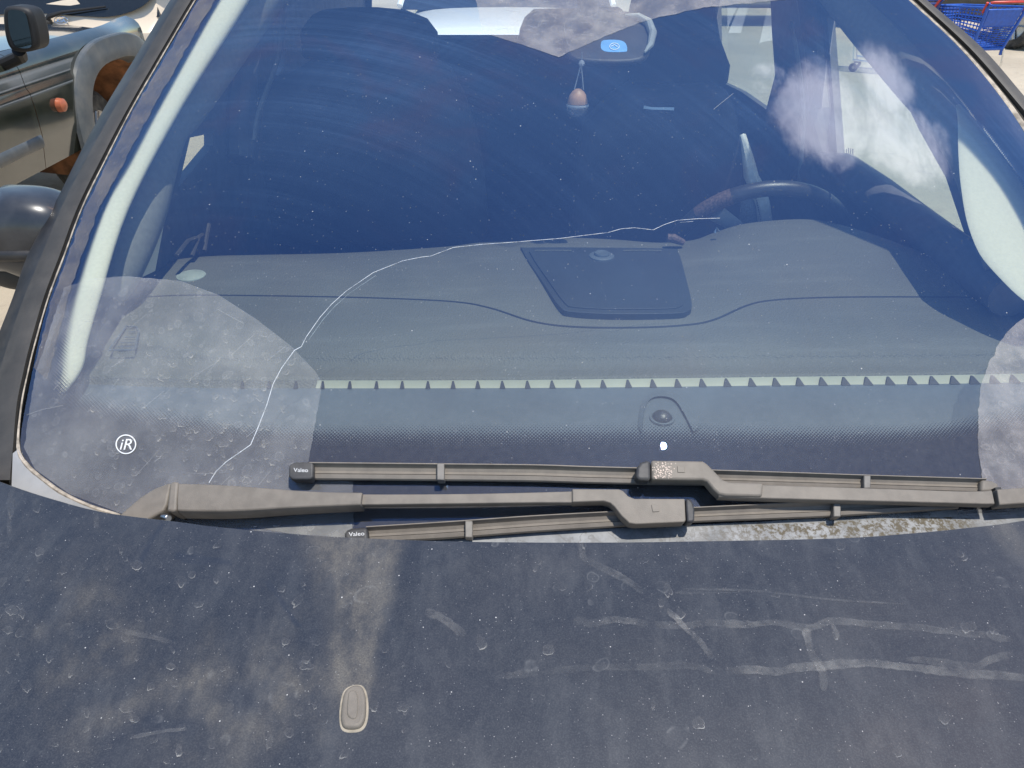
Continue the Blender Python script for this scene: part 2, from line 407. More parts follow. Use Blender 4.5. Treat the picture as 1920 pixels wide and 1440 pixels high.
# ------------------------------------------------------------------ sky with clouds
def reflect_at(px, py):
    p = on_glass(px, py); d = D(px, py).normalized(); n = gn(p)
    return (d - n * 2 * d.dot(n)).normalized()
w = bpy.data.worlds.new('World'); SC.world = w; w.use_nodes = True
nt = w.node_tree; nt.nodes.clear()
def wn(t, **k):
    x = nt.nodes.new(t)
    for a, b in k.items(): setattr(x, a, b)
    return x
sky = wn('ShaderNodeTexSky', sky_type='NISHITA'); sky.sun_disc = False
sky.sun_elevation = math.asin(SUN.z); sky.sun_rotation = math.atan2(SUN.x, SUN.y); sky.dust_density = .4; sky.ozone_density = 4.0; sky.air_density = 1.4
bg = wn('ShaderNodeBackground'); bg.inputs[1].default_value = .15; wo = wn('ShaderNodeOutputWorld')
tc = wn('ShaderNodeTexCoord')
def cloud(px, py, rad, thr, scale, seed):
    c = reflect_at(px, py)
    sb_ = wn('ShaderNodeVectorMath', operation='SUBTRACT'); nt.links.new(tc.outputs['Generated'], sb_.inputs[0]); sb_.inputs[1].default_value = c
    ml = wn('ShaderNodeVectorMath', operation='MULTIPLY'); nt.links.new(sb_.outputs[0], ml.inputs[0]); ml.inputs[1].default_value = (1, 1.5, .5)
    dt = wn('ShaderNodeVectorMath', operation='LENGTH'); nt.links.new(ml.outputs[0], dt.inputs[0])
    mr = wn('ShaderNodeMapRange', interpolation_type='SMOOTHSTEP'); nt.links.new(dt.outputs['Value'], mr.inputs[0])
    mr.inputs[1].default_value = rad * .2; mr.inputs[2].default_value = rad; mr.inputs[3].default_value = .27; mr.inputs[4].default_value = -.45
    mp = wn('ShaderNodeMapping'); nt.links.new(tc.outputs['Generated'], mp.inputs[0]); mp.inputs['Location'].default_value = seed
    nz = wn('ShaderNodeTexNoise'); nt.links.new(mp.outputs[0], nz.inputs['Vector']); nz.inputs['Scale'].default_value = scale; nz.inputs['Detail'].default_value = 8; nz.inputs['Roughness'].default_value = .63; nz.inputs['Distortion'].default_value = .25
    ad = wn('ShaderNodeMath', operation='ADD'); nt.links.new(nz.outputs[0], ad.inputs[0]); nt.links.new(mr.outputs[0], ad.inputs[1])
    r2 = wn('ShaderNodeMapRange', interpolation_type='SMOOTHSTEP'); nt.links.new(ad.outputs[0], r2.inputs[0]); r2.inputs[1].default_value = thr; r2.inputs[2].default_value = thr + .42
    return r2.outputs[0]
def vmax(a, b):
    x = wn('ShaderNodeMath', operation='MAXIMUM'); nt.links.new(a, x.inputs[0]); nt.links.new(b, x.inputs[1]); return x.outputs[0]
c1 = vmax(vmax(cloud(1565, 215, .19, .50, 12, (3.1, 1.7, .4)), cloud(1665, 150, .13, .52, 12, (3.1, 1.7, .4))), vmax(cloud(1690, 262, .16, .48, 14, (5.1, 1.7, .4)), cloud(1440, 150, .07, .62, 20, (1., 2., 3.))))
hz = wn('ShaderNodeMath', operation='MULTIPLY'); nt.links.new(cloud(1900, 120, .42, .45, 3, (7, 1, 2)), hz.inputs[0]); hz.inputs[1].default_value = .14
c1 = vmax(c1, hz.outputs[0])
mx = wn('ShaderNodeMix', data_type='RGBA'); nt.links.new(c1, mx.inputs[0]); nt.links.new(sky.outputs[0], mx.inputs[6]); mx.inputs[7].default_value = (33, 21, 15.5, 1)
nt.links.new(mx.outputs[2], bg.inputs[0]); nt.links.new(bg.outputs[0], wo.inputs[0])

# ------------------------------------------------------------------ ground
g = mk('ground', [(-400, -200, 0), (400, -200, 0), (400, 800, 0), (-400, 800, 0)], [(0, 1, 2, 3)], M['ground'])
g['kind'] = 'structure'; g['label'] = 'sandy sunlit tarmac of the car park'

# ================================================================== THE CAR
CAR = empty('car', (XC, 1.7, 0), 'dusty dark blue car with a cracked windscreen and two grey wipers', 'car')
SH = Vector((0, 0, 1))
# ---- windscreen glass
EL = [(430, -95), (395, -40), (369, 0), (310, 100), (249, 202), (202, 295), (156, 389), (93, 560), (60, 700), (37, 840), (58, 878), (120, 925), (215, 965), (420, 1000), (700, 1025)]
SL = [(470, -95), (432, -40), (405, 0), (345, 105), (287, 208), (238, 300), (187, 394), (128, 560), (92, 715), (118, 765), (160, 778), (255, 804), (437, 824), (583, 837), (800, 840)]
DL = [(478, -95), (440, -40), (412, 0), (352, 105), (295, 208), (247, 300), (197, 394), (146, 560), (128, 690), (152, 724), (190, 738), (290, 757), (450, 788), (600, 794), (800, 793)]
def mirror3(p): return Vector((2 * XC - p.x, p.y, gz(2 * XC - p.x, p.y)))
def line3(P, h=0): return [on_glass(a[0], a[1], h) for a in P]
ER = [(1600, -95), (1660, -40), (1704, 0), (1783, 73), (1848, 145), (1903, 214)]
SR = [(1540, -95), (1590, -40), (1640, 5), (1706, 68), (1768, 140), (1845, 232)]
e3 = line3(EL); s3 = line3(SL); d3 = line3(DL)
def right_side(Lm, traced):
    R = line3(traced); out = [mirror3(p) for p in Lm]
    out[:len(R)] = R
    # blend the two below the traced part
    off = R[-1] - mirror3(Lm[len(R) - 1])
    for k in range(len(R), len(out)):
        a = max(0, 1 - (k - len(R) + 1) / 4.); q = out[k] + off * a
        out[k] = Vector((q.x, q.y, gz(q.x, q.y)))
    return out
e3r = right_side(e3, ER); s3r = right_side(s3, SR)
d3r = [s + (s - e) * .12 if i < 8 else mirror3(d) for i, (s, e, d) in enumerate(zip(s3r, e3r, d3))]
d3r = [Vector((p.x, p.y, gz(p.x, p.y))) for p in d3r]
# bottom lines traced to the right in frame
sb = line3([(1240, 839), (1609, 833), (1827, 819)]); db = line3([(1240, 790), (1609, 785), (1827, 765)])
rows = []
es = smooth_poly([tuple(p) for p in e3], 6); er = smooth_poly([tuple(p) for p in e3r], 6)
for a, b in zip(es, er):
    r = []
    for k in range(81):
        u = k / 80; q = a.lerp(b, u); r.append(Vector((q.x, q.y, gz(q.x, q.y))))
    rows.append(r)
WS = MB().grid(rows).build('windscreen', M['glass'], CAR, angle=80)
# make sure that the normals point up and out
if WS.data.polygons[0].normal.z < 0: WS.data.flip_normals()
def m_mark():
    t = NT('dried_dust_mark'); p = t.pos()
    f = t.math('MULTIPLY', t.attr('edge'), t.ramp(t.noise(p, 70, 9, .78), .36, .62, .15, 1.0), clamp=True)
    return t.done(t.mixs(f, t.transp(), t.diff((.44, .425, .40))))
M['mark'] = m_mark()
def marks(name, parent, spots, place, amt=1.0):
    """dried drops: a faint uneven film and a crisp lower rim"""
    mb = MB(); ed = []
    for (x, y, rx, ry, rot, st) in spots:
        n = 26; ph = random.uniform(0, 99); o = []; i_ = []; c_, s_ = math.cos(rot), math.sin(rot)
        for k in range(n):
            a = 2 * math.pi * k / n
            r = 1 + .55 * noise.noise(Vector((math.cos(a) * 1.3 + ph, math.sin(a) * 1.3, ph))) + .22 * noise.noise(Vector((math.cos(a) * 4 + ph, math.sin(a) * 4, ph + 5)))
            ux, uy = rx * r * math.cos(a), ry * r * math.sin(a)
            w_ = 1 - (.8 + .9 * max(0, math.sin(a))) / max(rx, 5)
            o.append((x + ux * c_ - uy * s_, y + ux * s_ + uy * c_)); i_.append((x + w_ * (ux * c_ - uy * s_), y + w_ * (ux * s_ + uy * c_)))
        base = len(mb.v)
        mb.v += [place(*q) for q in o] + [place(*q) for q in i_] + [place(*q) for q in i_] + [place(x, y)]
        low_ = [max(0, math.sin(2 * math.pi * k / n)) for k in range(n)]
        ed += [amt * st * (.12 + .95 * l ** 1.3) for l in low_] + [amt * st * (.10 + .8 * l ** 1.3) for l in low_] + [amt * st * .12] * n + [amt * st * .05]
        for k in range(n):
            j = (k + 1) % n; mb.f += [(base + k, base + j, base + n + j, base + n + k), (base + 2 * n + k, base + 2 * n + j, base + 3 * n)]
    o = mk(name, mb.v, mb.f, M['mark'], parent, attrs={'edge': ed}, smooth=False); o['kind'] = 'stuff'; return o
# ---- frit: ring strips 1.5 mm below the glass
bigE = e3 + [on_glass(1000, 1032), on_glass(1240, 1032)] + list(reversed(e3r))
bigS = s3 + [on_glass(1000, 840)] + [sb[0]] + list(reversed(s3r)); bigD = d3 + [on_glass(1000, 792)] + [db[0]] + list(reversed(d3r))
def low(p, h=-.0015): n = gn(p); return p + n * h
def res(P): return [Vector((q.x, q.y, gz(q.x, q.y))) for q in smooth_poly([tuple(p) for p in P], 5)]
RE, RS, RD = res(bigE), res(bigS), res(bigD)
rows = []; fade = []
for k, f in ((0, 0), (1, 0), (2, .12), (3, .4), (4, .7), (5, 1.0)):
    r = []
    for e, s, d in zip(RE, RS, RD):
        if k == 0: q = e
        elif k == 1: q = s
        else: q = s.lerp(d, (k - 1) / 4)
        q = Vector((q.x, q.y, gz(q.x, q.y))); r.append(low(q)); fade.append(f)
    rows.append(r)
mb = MB().grid(rows)
mk('frit_border', mb.v, mb.f, M['frit'], WS, attrs={'fade': fade}, angle=80)
# ---- dirt films just above the glass, in front of wipers' sweep
def film(name, outline, mat, h=.0012, soft=0, n=3):
    px = []
    for i, p_ in enumerate(outline):
        q_ = outline[(i + 1) % len(outline)]; m_ = max(1, int(math.hypot(q_[0] - p_[0], q_[1] - p_[1]) / 7))
        for k in range(m_):
            v_ = Vector(p_).lerp(Vector(q_), k / m_); j_ = 2.2 * noise.noise(Vector((v_.x * .07, v_.y * .07, 3))) + 1.5 * noise.noise(Vector((v_.x * .3, v_.y * .3, 8)))
            px.append(v_ + Vector((j_, j_ * .6)))
    mb = MB(); c = Vector((sum(p[0] for p in px) / len(px), sum(p[1] for p in px) / len(px)))
    tri = tessellate_polygon([[Vector((p[0], p[1], 0)) for p in px]])
    bm = bmesh.new(); vs = [bm.verts.new((p[0], p[1], 0)) for p in px]
    for t in tri:
        try: bm.faces.new([vs[i] for i in t])
        except ValueError: pass
    for _ in range(4):
        long_ = [e for e in bm.edges if e.calc_length() > 45]
        if not long_: break
        bmesh.ops.subdivide_edges(bm, edges=long_, cuts=1)
        bmesh.ops.triangulate(bm, faces=bm.faces[:])
    bm.verts.index_update()
    v = [on_glass(q.co.x, q.co.y, h) for q in bm.verts]; f = [tuple(x.index for x in q.verts) for q in bm.faces]; bm.free()
    o = mk(name, v, f, mat, WS, attrs={'edge': [1.0] * len(v)}, angle=80)
    return o
film('dust_film', [(120, 540), (170, 523), (240, 518), (340, 527), (410, 553), (480, 598), (545, 648), (590, 695), (603, 716), (600, 745), (592, 790), (583, 840), (574, 897), (620, 900), (662, 903), (664, 985), (640, 1006), (430, 998), (225, 962), (130, 926), (66, 880), (45, 838), (66, 700)], M['film'], n=1)
film('dust_film', [(1930, 590), (1905, 606), (1880, 632), (1855, 680), (1840, 720), (1833, 790), (1836, 850), (1842, 905), (1870, 960), (2060, 945), (2060, 560)], M['film_heavy'], n=1)
film('dust_film', [(893, 0), (905, 61), (980, 84), (1048, 107), (1120, 74), (1210, 38), (1320, 14), (1500, -4), (1560, -30), (1300, -60), (880, -60)], M['film_heavy'], n=1)
film('dust_film', [(396, -40), (372, 0), (314, 100), (253, 202), (206, 295), (160, 389), (97, 560), (64, 690), (88, 712), (126, 560), (184, 394), (235, 300), (284, 208), (342, 105), (402, 0), (428, -40)], M['film_edge'])
film('dried_mud_film', [(470, 987), (660, 982), (664, 1012), (1000, 1006), (1300, 985), (1560, 970), (1780, 956), (1900, 955), (1990, 940), (1990, 1000), (1800, 1010), (1300, 1034), (700, 1030)], M['film_pale'], n=1, h=.0016)
# scratches / swipe marks on the left dirt are in the film material
# ---- crack
ck = [(392, 905), (405, 884), (424, 866), (470, 834), (482, 806), (500, 760), (512, 720), (528, 690), (552, 657), (565, 650), (574, 632), (600, 595), (622, 570), (650, 545), (700, 511), (755, 489), (790, 482), (808, 480), (850, 464), (905, 458), (950, 455), (1050, 447), (1098, 441), (1140, 436), (1165, 429), (1190, 427), (1225, 431), (1246, 421), (1270, 413), (1310, 410), (1350, 409)]
mb = MB(); rr = [.00055 if p[1] > 640 else .00034 for p in ck]
mb.tube([on_glass(*p, .0004) for p in ck], rr, 6)
mb.tube([on_glass(p[0] + 5, p[1] + 5, -.0005) for p in ck[10:15]], .00018, 5)
mb.tube([on_glass(*p, 0.0) for p in [(1275, 417), (1300, 415)]], .0002, 5)
t = NT('glass_crack'); M['crack'] = t.done(t.mixs(t.ramp(t.noise(t.pos(), 60, 6, .75), .36, .62, .14, .9), t.transp(), t.pbr((.75, .77, .8), .3)))
mb.build('crack', M['crack'], WS)
mb = MB()
for seg in ([(50, 778), (78, 768), (118, 760)], [(1375, 175), (1350, 195), (1338, 205)]):
    mb.tube([on_glass(*p, .0004) for p in seg], .0004, 5)
for _ in range(26):
    x = random.uniform(90, 560); y = random.uniform(560, 930); L = random.uniform(10, 60); a = random.uniform(-.9, -.5) if random.random() < .7 else random.uniform(-.2, .6)
    if not (x < 70 + (y - 500) * .0 + 520): continue
    mb.tube([on_glass(x, y, .0014), on_glass(x + L * math.cos(a), y + L * math.sin(a), .0014)], random.uniform(.00015, .00035), 4)
for _ in range(60):
    x = random.uniform(930, 1180); y = random.uniform(0, 80)
    if y > 100 - abs(x - 1048) * .42: continue
    a = random.uniform(0, 3.1); L = random.uniform(6, 26)
    mb.tube([on_glass(x, y, .0014), on_glass(x + L * math.cos(a), y + L * .5 * math.sin(a), .0014)], .0003, 4)
t = NT('fine_scratch'); M['scratch'] = t.done(t.mixs(.2, t.transp(), t.diff((.6, .6, .6))))
o = mb.build('scratch_marks', M['scratch'], WS); o['kind'] = 'stuff'
# ---- text helper
def text_tris(s, shear=0.0, bold=0.0):
    cu = bpy.data.curves.new('lettering', 'FONT'); cu.body = s; cu.align_x = 'CENTER'; cu.align_y = 'CENTER'; cu.shear = shear; cu.offset = bold; cu.resolution_u = 4
    o = bpy.data.objects.new('lettering', cu); COL.objects.link(o)
    dg = bpy.context.evaluated_depsgraph_get(); dg.update()
    me = bpy.data.meshes.new_from_object(o.evaluated_get(dg))
    v = [x.co.copy() for x in me.vertices]; f = [tuple(q.vertices) for q in me.polygons]
    bpy.data.objects.remove(o); bpy.data.curves.remove(cu); bpy.data.meshes.remove(me)
    xs = [q.x for q in v]; ys = [q.y for q in v]; cx = (min(xs) + max(xs)) / 2; cy = (min(ys) + max(ys)) / 2
    return [Vector((q.x - cx, q.y - cy)) for q in v], f, max(xs) - min(xs), max(ys) - min(ys)
v, f, tw, th = text_tris('iR', .25, .002)
mb = MB().add([on_glass(236 + q.x * 23 / tw, 833 - q.y * 20 / th, .0016) for q in v], f)
ring = []
for r in (17.2, 19.4):
    ring.append([on_glass(236 + r * math.cos(a), 833 - r * .95 * math.sin(a), .0016) for a in [2 * math.pi * k / 40 for k in range(40)]])
mb.grid(ring, True); mb.build('round_mark', M['letter'], WS, smooth=False)
# inspection sticker behind the glass
mb = MB().prism([on_glass(p[0], p[1], -.003) for p in smooth_poly([(1127, 80), (1134, 75), (1160, 75), (1173, 81), (1176, 94), (1170, 97), (1140, 97), (1128, 92)], 3, True)], Vector((0, .0004, -.0006)))
stk = mb.build('sticker', M['sticker'], WS, smooth=False)
mb = MB()
for a in range(24):
    q = 2 * math.pi * a / 24; mb.tube([on_glass(1152 + 9 * math.cos(q), 87 - 6 * math.sin(q), -.0022), on_glass(1152 + 9 * math.cos(q + .27), 87 - 6 * math.sin(q + .27), -.0022)], .0007, 4)
mb.tube([on_glass(1146, 87, -.0022), on_glass(1152, 84, -.0022), on_glass(1158, 88, -.0022)], .0008, 4)
mb.build('printed_mark', M['white'], WS)

# ---- seals and A pillars (outside)
def strip(name, A, B, mat, parent, ha=0., hb=0., thick=.01, n=6, mid=None):
    """band between two traced lines standing on the glass surface, with thickness"""
    a = smooth_poly([(*p, 0) for p in A], n); b = smooth_poly([(*p, 0) for p in B], n); rows = []
    cnt = 6 if mid else 2
    for p, q in zip(a, b):
        P, Q = on_glass(p.x, p.y, ha), on_glass(q.x, q.y, hb); r = []
        for k in range(cnt):
            u = k / (cnt - 1); X = P.lerp(Q, u); X = X + gn(X) * ((mid or 0) * 4 * u * (1 - u)); r.append(X)
        nn = gn(P)
        rows.append([r[0] - nn * thick] + r + [r[-1] - nn * thick])
    return MB().grid(rows).build(name, mat, parent, angle=50)
ys = (-95, -40, 0, 100, 202, 295, 389, 480, 560, 650, 700, 760, 840, 900)
def tracel(pts): return [(interp(y, [(q[1], q[0]) for q in pts]), y) for y in ys]
Lb = [(426, -95), (391, -40), (364, 0), (305, 100), (246, 202), (198, 295), (152, 389), (118, 480), (88, 560), (62, 650), (50, 700), (38, 760), (31, 840), (26, 900)]
Lk = [(420, -95), (385, -40), (358, 0), (299, 100), (240, 202), (191, 295), (145, 389), (111, 480), (81, 560), (55, 650), (43, 700), (31, 760), (24, 840), (18, 900)]
Lg = [(398, -95), (362, -40), (334, 0), (274, 100), (215, 202), (163, 295), (115, 389), (77, 480), (44, 560), (13, 650), (-2, 700), (-17, 760), (-33, 840), (-44, 900)]
Lo = [(384, -95), (347, -40), (319, 0), (258, 100), (196, 202), (146, 295), (99, 389), (51, 480), (23, 560), (-12, 650), (-30, 700), (-50, 760), (-75, 840), (-95, 900)]
def band(name, A, B, ref, da, db, mat, parent, bulge=.0, wall=(0, .05, -.05), n=5):
    """band between two traced lines, set back from the glass edge by da / db metres"""
    a = smooth_poly([(*p, 0) for p in A], n); b = smooth_poly([(*p, 0) for p in B], n); e = smooth_poly([(*p, 0) for p in ref], n); rows = []
    w_ = Vector(wall)
    for p, q, r_ in zip(a, b, e):
        E_ = on_glass(r_.x, r_.y); P, Q = at_y(p.x, p.y, E_.y + da), at_y(q.x, q.y, E_.y + db)
        r = [P.lerp(Q, k / 5) + (EYE - P).normalized() * bulge * 4 * (k / 5) * (1 - k / 5) for k in range(6)]
        rows.append([P + w_] + r + [Q + w_])
    return MB().grid(rows).build(name, mat, parent, angle=50)
REFL = tracel(Lb)
PIL = band('pillar_trim', tracel(Lo), tracel(Lg), REFL, .05, .02, M['trim_black'], CAR, .004)
band('pillar_cover', tracel(Lg), tracel(Lk), REFL, .016, .002, M['trim_grey'], PIL, .005)
band('seal_gap', tracel(Lk), tracel(Lb), REFL, .010, .004, M['rubber'], PIL, 0, (0, .01, -.01))
bd = smooth_poly([(*p, 0) for p in (tracel([(a + 2, b) for a, b in Lb])[:-2] + [(34, 838), (50, 872), (84, 902), (120, 927), (170, 950), (226, 968)])], 6)
mb = MB().tube([on_glass(p.x, p.y, .001) for p in bd], [.0009 + .0017 * sstep(780, 880, p.y) + .0004 * random.random() for p in bd], 7)
mb.build('seal_bead', M['bead'], PIL)
# right pillar
Rb0 = [(1600, -95), (1660, -40), (1704, 0), (1800, 90), (1875, 180), (1930, 262), (1985, 360)]
Rb1 = [(1607, -95), (1667, -40), (1710, 0), (1806, 90), (1885, 180), (1940, 258), (1998, 355)]
Rk = [(1619, -95), (1679, -40), (1722, 0), (1818, 89), (1896, 178), (1955, 252), (2014, 348)]
Rg = [(1636, -95), (1695, -40), (1738, 0), (1840, 88), (1917, 176), (1980, 250), (2042, 340)]
PIR = band('pillar_trim', Rk, Rg, Rb0, .002, .012, M['trim_grey'], CAR, .004)
band('seal_gap', Rb1, Rk, Rb0, .008, .010, M['bead_dark'], PIR, 0, (0, .01, -.01))
band('seal_bead', Rb0, Rb1, Rb0, .0, .001, M['bead'], PIR, .001, (0, .006, -.006))

# ---- bonnet
HE = [(-260, 770), (-120, 850), (0, 899), (100, 932), (200, 957), (335, 974), (415, 984), (600, 1000), (800, 1009), (960, 1012), (1120, 1012.5), (1260, 1011), (1560, 1005), (1700, 996), (1805, 986), (1910, 973), (2050, 945), (2250, 880)]
def hood_edge_z(x): return 1.033 - .06 * abs(x - XC) ** 3
edge = []
for p in smooth_poly([(*q, 0) for q in HE], 30):
    z = 1.033
    for _ in range(6):
        q = at_z(p.x, p.y, z); z = hood_edge_z(q.x)
    edge.append(at_z(p.x, p.y, z))
def hood_z(x, y, ye, ze):
    s = ye - y
    return ze - .10 * s - .10 * s * s - .05 * abs(x - XC) ** 3 * s
# dirt traced on the bonnet in photograph pixels (it is real dirt: fans out from the washer jet, dried smears)
streaks = [([(1084, 1012), (1090, 1026), (1096, 1046), (1112, 1056), (1140, 1070), (1180, 1090), (1205, 1112)], 9, .24), ([(1250, 1142), (1275, 1165), (1300, 1190), (1320, 1212), (1338, 1236)], 8, .26),
           ([(1074, 1167), (1090, 1163), (1110, 1170), (1150, 1162), (1185, 1164), (1216, 1170)], 9, .24), ([(1228, 1168), (1280, 1174), (1330, 1168), (1400, 1172), (1450, 1168), (1520, 1176), (1560, 1166), (1640, 1170), (1760, 1182), (1830, 1190), (1900, 1200)], 9, .17),
           ([(930, 1270), (1000, 1262), (1080, 1254), (1200, 1250), (1300, 1250), (1340, 1262)], 9, .10), ([(1360, 1256), (1460, 1258), (1500, 1252), (1560, 1246), (1620, 1244), (1700, 1250), (1780, 1258), (1850, 1264), (1930, 1272)], 12, .22),
           ([(1508, 1178), (1514, 1200), (1522, 1225), (1538, 1250), (1543, 1270), (1546, 1296)], 10, .20), ([(1700, 1236), (1770, 1242), (1830, 1250), (1858, 1236), (1900, 1226)], 9, .2),
           ([(797, 1146), (818, 1154), (845, 1168), (872, 1192)], 11, .22), ([(1560, 1168), (1568, 1186), (1573, 1198)], 5, .22), ([(20, 890), (24, 930), (17, 980), (20, 1012)], 6, .10), ([(180, 960), (182, 996)], 7, .12), ([(1300, 1106), (1270, 1112), (1400, 1110)], 2, .12), ([(1280, 1104), (1420, 1108), (1560, 1124), (1700, 1133)], 2.5, .14),
           ([(215, 1180), (270, 1192), (330, 1205)], 7, .14), ([(244, 1384), (300, 1372), (350, 1366)], 6, .18)]
darks = [([(262, 1052), (284, 1020), (305, 985)], 4), ([(330, 1040), (380, 1044), (432, 1056)], 5), ([(500, 1090), (530, 1130), (560, 1175)], 4), ([(340, 1050), (400, 1052)], 3)]
def segd(x, y, pts):
    best = 1e9
    for a, b in zip(pts, pts[1:]):
        dx, dy = b[0] - a[0], b[1] - a[1]; u = max(0, min(1, ((x - a[0]) * dx + (y - a[1]) * dy) / (dx * dx + dy * dy)))
        best = min(best, math.hypot(x - a[0] - u * dx, y - a[1] - u * dy))
    return best
sbox = [(min(p[0] for p in s) - 30, max(p[0] for p in s) + 30, min(p[1] for p in s) - 30, max(p[1] for p in s) + 30) for s, _ in darks]
rows = []; dust = []; stk_ = []
NR = 120
for i in range(NR + 24):
    r = []
    for k, e in enumerate(edge):
        s = .0036 * i if i <= NR else .0036 * NR + (i - NR) * .03
        y = e.y - s; x = e.x * (1 + .0 * s); p = Vector((x, y, hood_z(x, y, e.y, e.z)))
        if i == 0: p.z -= .004
        r.append(p)
        dv = sv = 0
        if i <= NR + 2:
            X, Y = px_of(p)
            if -60 < X < 1990 and Y < 1500:
                nz = noise.fractal(Vector((X * .012, Y * .012, 3)), 1, 2, 5)
                # fan from the jet up to the bonnet edge
                u = (1300 - Y) / 290
                if -0.1 < u < 1.1:
                    cx = 664 + 8 * u + nz * 6; hw = 28 + 62 * max(u, 0) ** .9; sd = 1.12 if X > cx else 1.5; s0 = .80 if X > cx else .45
                    dv += .85 * (1 - sstep(hw * s0, hw * sd, abs(X - cx))) * sstep(-.08, .05, u)
                # brushed blotches left of the jet
                b1 = math.exp(-(((X - 470) / 200) ** 2 + ((Y - 1300 + (X - 470) * .18) / 110) ** 2)); b2 = math.exp(-(((X - 190) / 90) ** 2 + ((Y - 1240) / 170) ** 2)); b3 = math.exp(-(((X - 30) / 130) ** 2 + ((Y - 1180) / 160) ** 2))
                bl = .9 * b1 + .55 * b2 + .3 * b3
                dv += bl * max(0, .55 + 1.1 * nz)
                dv += .10 * max(0, noise.fractal(Vector((X * .004, Y * .007, 9)), 1, 2, 4) + .2)
                dv += .4 * (1 - sstep(0, 60, abs((X - 1880) - (Y - 990) * .75))) * sstep(1780, 1880, X) * (1 - sstep(1000, 1090, Y))
                for (s_, wd), bx in zip(darks, sbox):
                    if bx[0] < X < bx[1] and bx[2] < Y < bx[3]:
                        dd = segd(X + nz * 5, Y + nz * 5, s_)
                        m = 1 - sstep(wd * .55, wd * 1.25, dd)
                        dv -= .8 * m; sv = min(sv, -m)
        dust.append(max(0, min(1, dv))); stk_.append(-sv)
    rows.append(r)
back = [p + Vector((0, .004, -.012)) for p in rows[0]]
mb = MB().grid([[p + Vector((0, -.03, -.03)) for p in rows[0]], back] + rows)
z0 = [0.0] * (2 * len(edge))
HOOD = mk('bonnet', mb.v, mb.f, M['hood'], CAR, attrs={'dust': z0 + dust, 'streak': z0 + stk_}, angle=50)
def on_hood(px, py):
    z = 1.0
    for _ in range(30):
        p = at_z(px, py, z); e = min(edge, key=lambda q: abs(q.x - p.x)); z = hood_z(p.x, p.y, e.y, e.z)
    return at_z(px, py, z)
import bisect
EX = [q.x for q in edge]
def hood_pt(px, py, dz=0):
    z = 1.0
    for _ in range(9):
        p = at_z(px, py, z); e = edge[min(len(edge) - 1, bisect.bisect(EX, p.x))]; z = hood_z(p.x, p.y, e.y, e.z)
    return at_z(px, py, z + dz)
SP = [(257, 1059, 12, 8, .1, 1), (360, 1077, 8, 6, -.4, .9), (405, 1085, 5, 9, 0, .6), (340, 1090, 9, 10, .2, .5), (210, 1170, 13, 9, .5, .9), (375, 1132, 9, 6, -.3, .6), (527, 1104, 8, 7, -.3, .7), (560, 1125, 6, 18, .75, .7), (320, 1250, 9, 6, .1, .9), (282, 1287, 7, 8, .2, .6), (327, 1280, 9, 8, 0, .4), (575, 1247, 13, 8, .1, 1), (535, 1202, 7, 9, .2, .8), (592, 1205, 9, 6, 0, .7), (702, 1325, 8, 11, .5, 1), (756, 1327, 11, 8, 0, .7), (902, 1205, 9, 14, -.2, .9), (647, 1412, 7, 11, .5, .6), (335, 1407, 6, 12, 0, 1), (312, 1425, 6, 9, 0, .8), (252, 1347, 9, 7, .3, .8), (235, 1327, 12, 8, .2, .5), (50, 1287, 10, 10, 0, .8), (22, 1145, 12, 9, .2, .8), (15, 1182, 9, 7, .2, .9), (117, 1070, 6, 9, .1, .6), (95, 1230, 8, 11, .2, .7), (135, 1260, 5, 10, .3, .8), (42, 1150, 7, 9, .3, .6), (227, 1025, 5, 14, 0, .5), (200, 1400, 9, 6, -.2, .7), (542, 1375, 9, 9, .2, .6), (505, 1395, 6, 15, .35, .8),
      (1252, 1105, 8, 16, -.25, .9), (1240, 1130, 6, 8, 0, .5), (1275, 1150, 9, 10, -.3, .7), (1029, 1219, 11, 12, 0, 1), (1225, 1320, 4, 14, 0, .9), (1310, 1355, 11, 13, -.4, .9), (1775, 1345, 11, 14, .2, .8), (1685, 1410, 10, 10, -.2, .8), (1455, 1115, 9, 5, 0, .7), (1815, 1175, 15, 11, .1, .9), (1785, 1170, 6, 8, 0, .5), (1860, 1180, 5, 9, -.3, .5), (1807, 1045, 6, 8, -.3, .6), (1572, 1060, 5, 5, 0, .5), (1210, 1050, 6, 5, 0, .5), (1567, 1190, 5, 12, -.3, .7), (1055, 1100, 8, 8, 0, .3), (1095, 1018, 4, 12, 0, .5), (20, 955, 6, 26, 0, .5), (70, 950, 9, 14, .1, .4), (130, 930, 6, 18, 0, .4)]
for _ in range(110):
    left = random.random() < .7
    x = random.uniform(-5, 700) if left else random.uniform(700, 1925); y = random.uniform(1020, 1445)
    SP.append((x, y, random.uniform(3, 9), random.uniform(3, 10), random.uniform(-1., 1.), random.uniform(.12, .5)))
marks('water_marks', HOOD, SP, lambda a, b: hood_pt(a, b, .0009), .62)
mb = MB(); ed = []
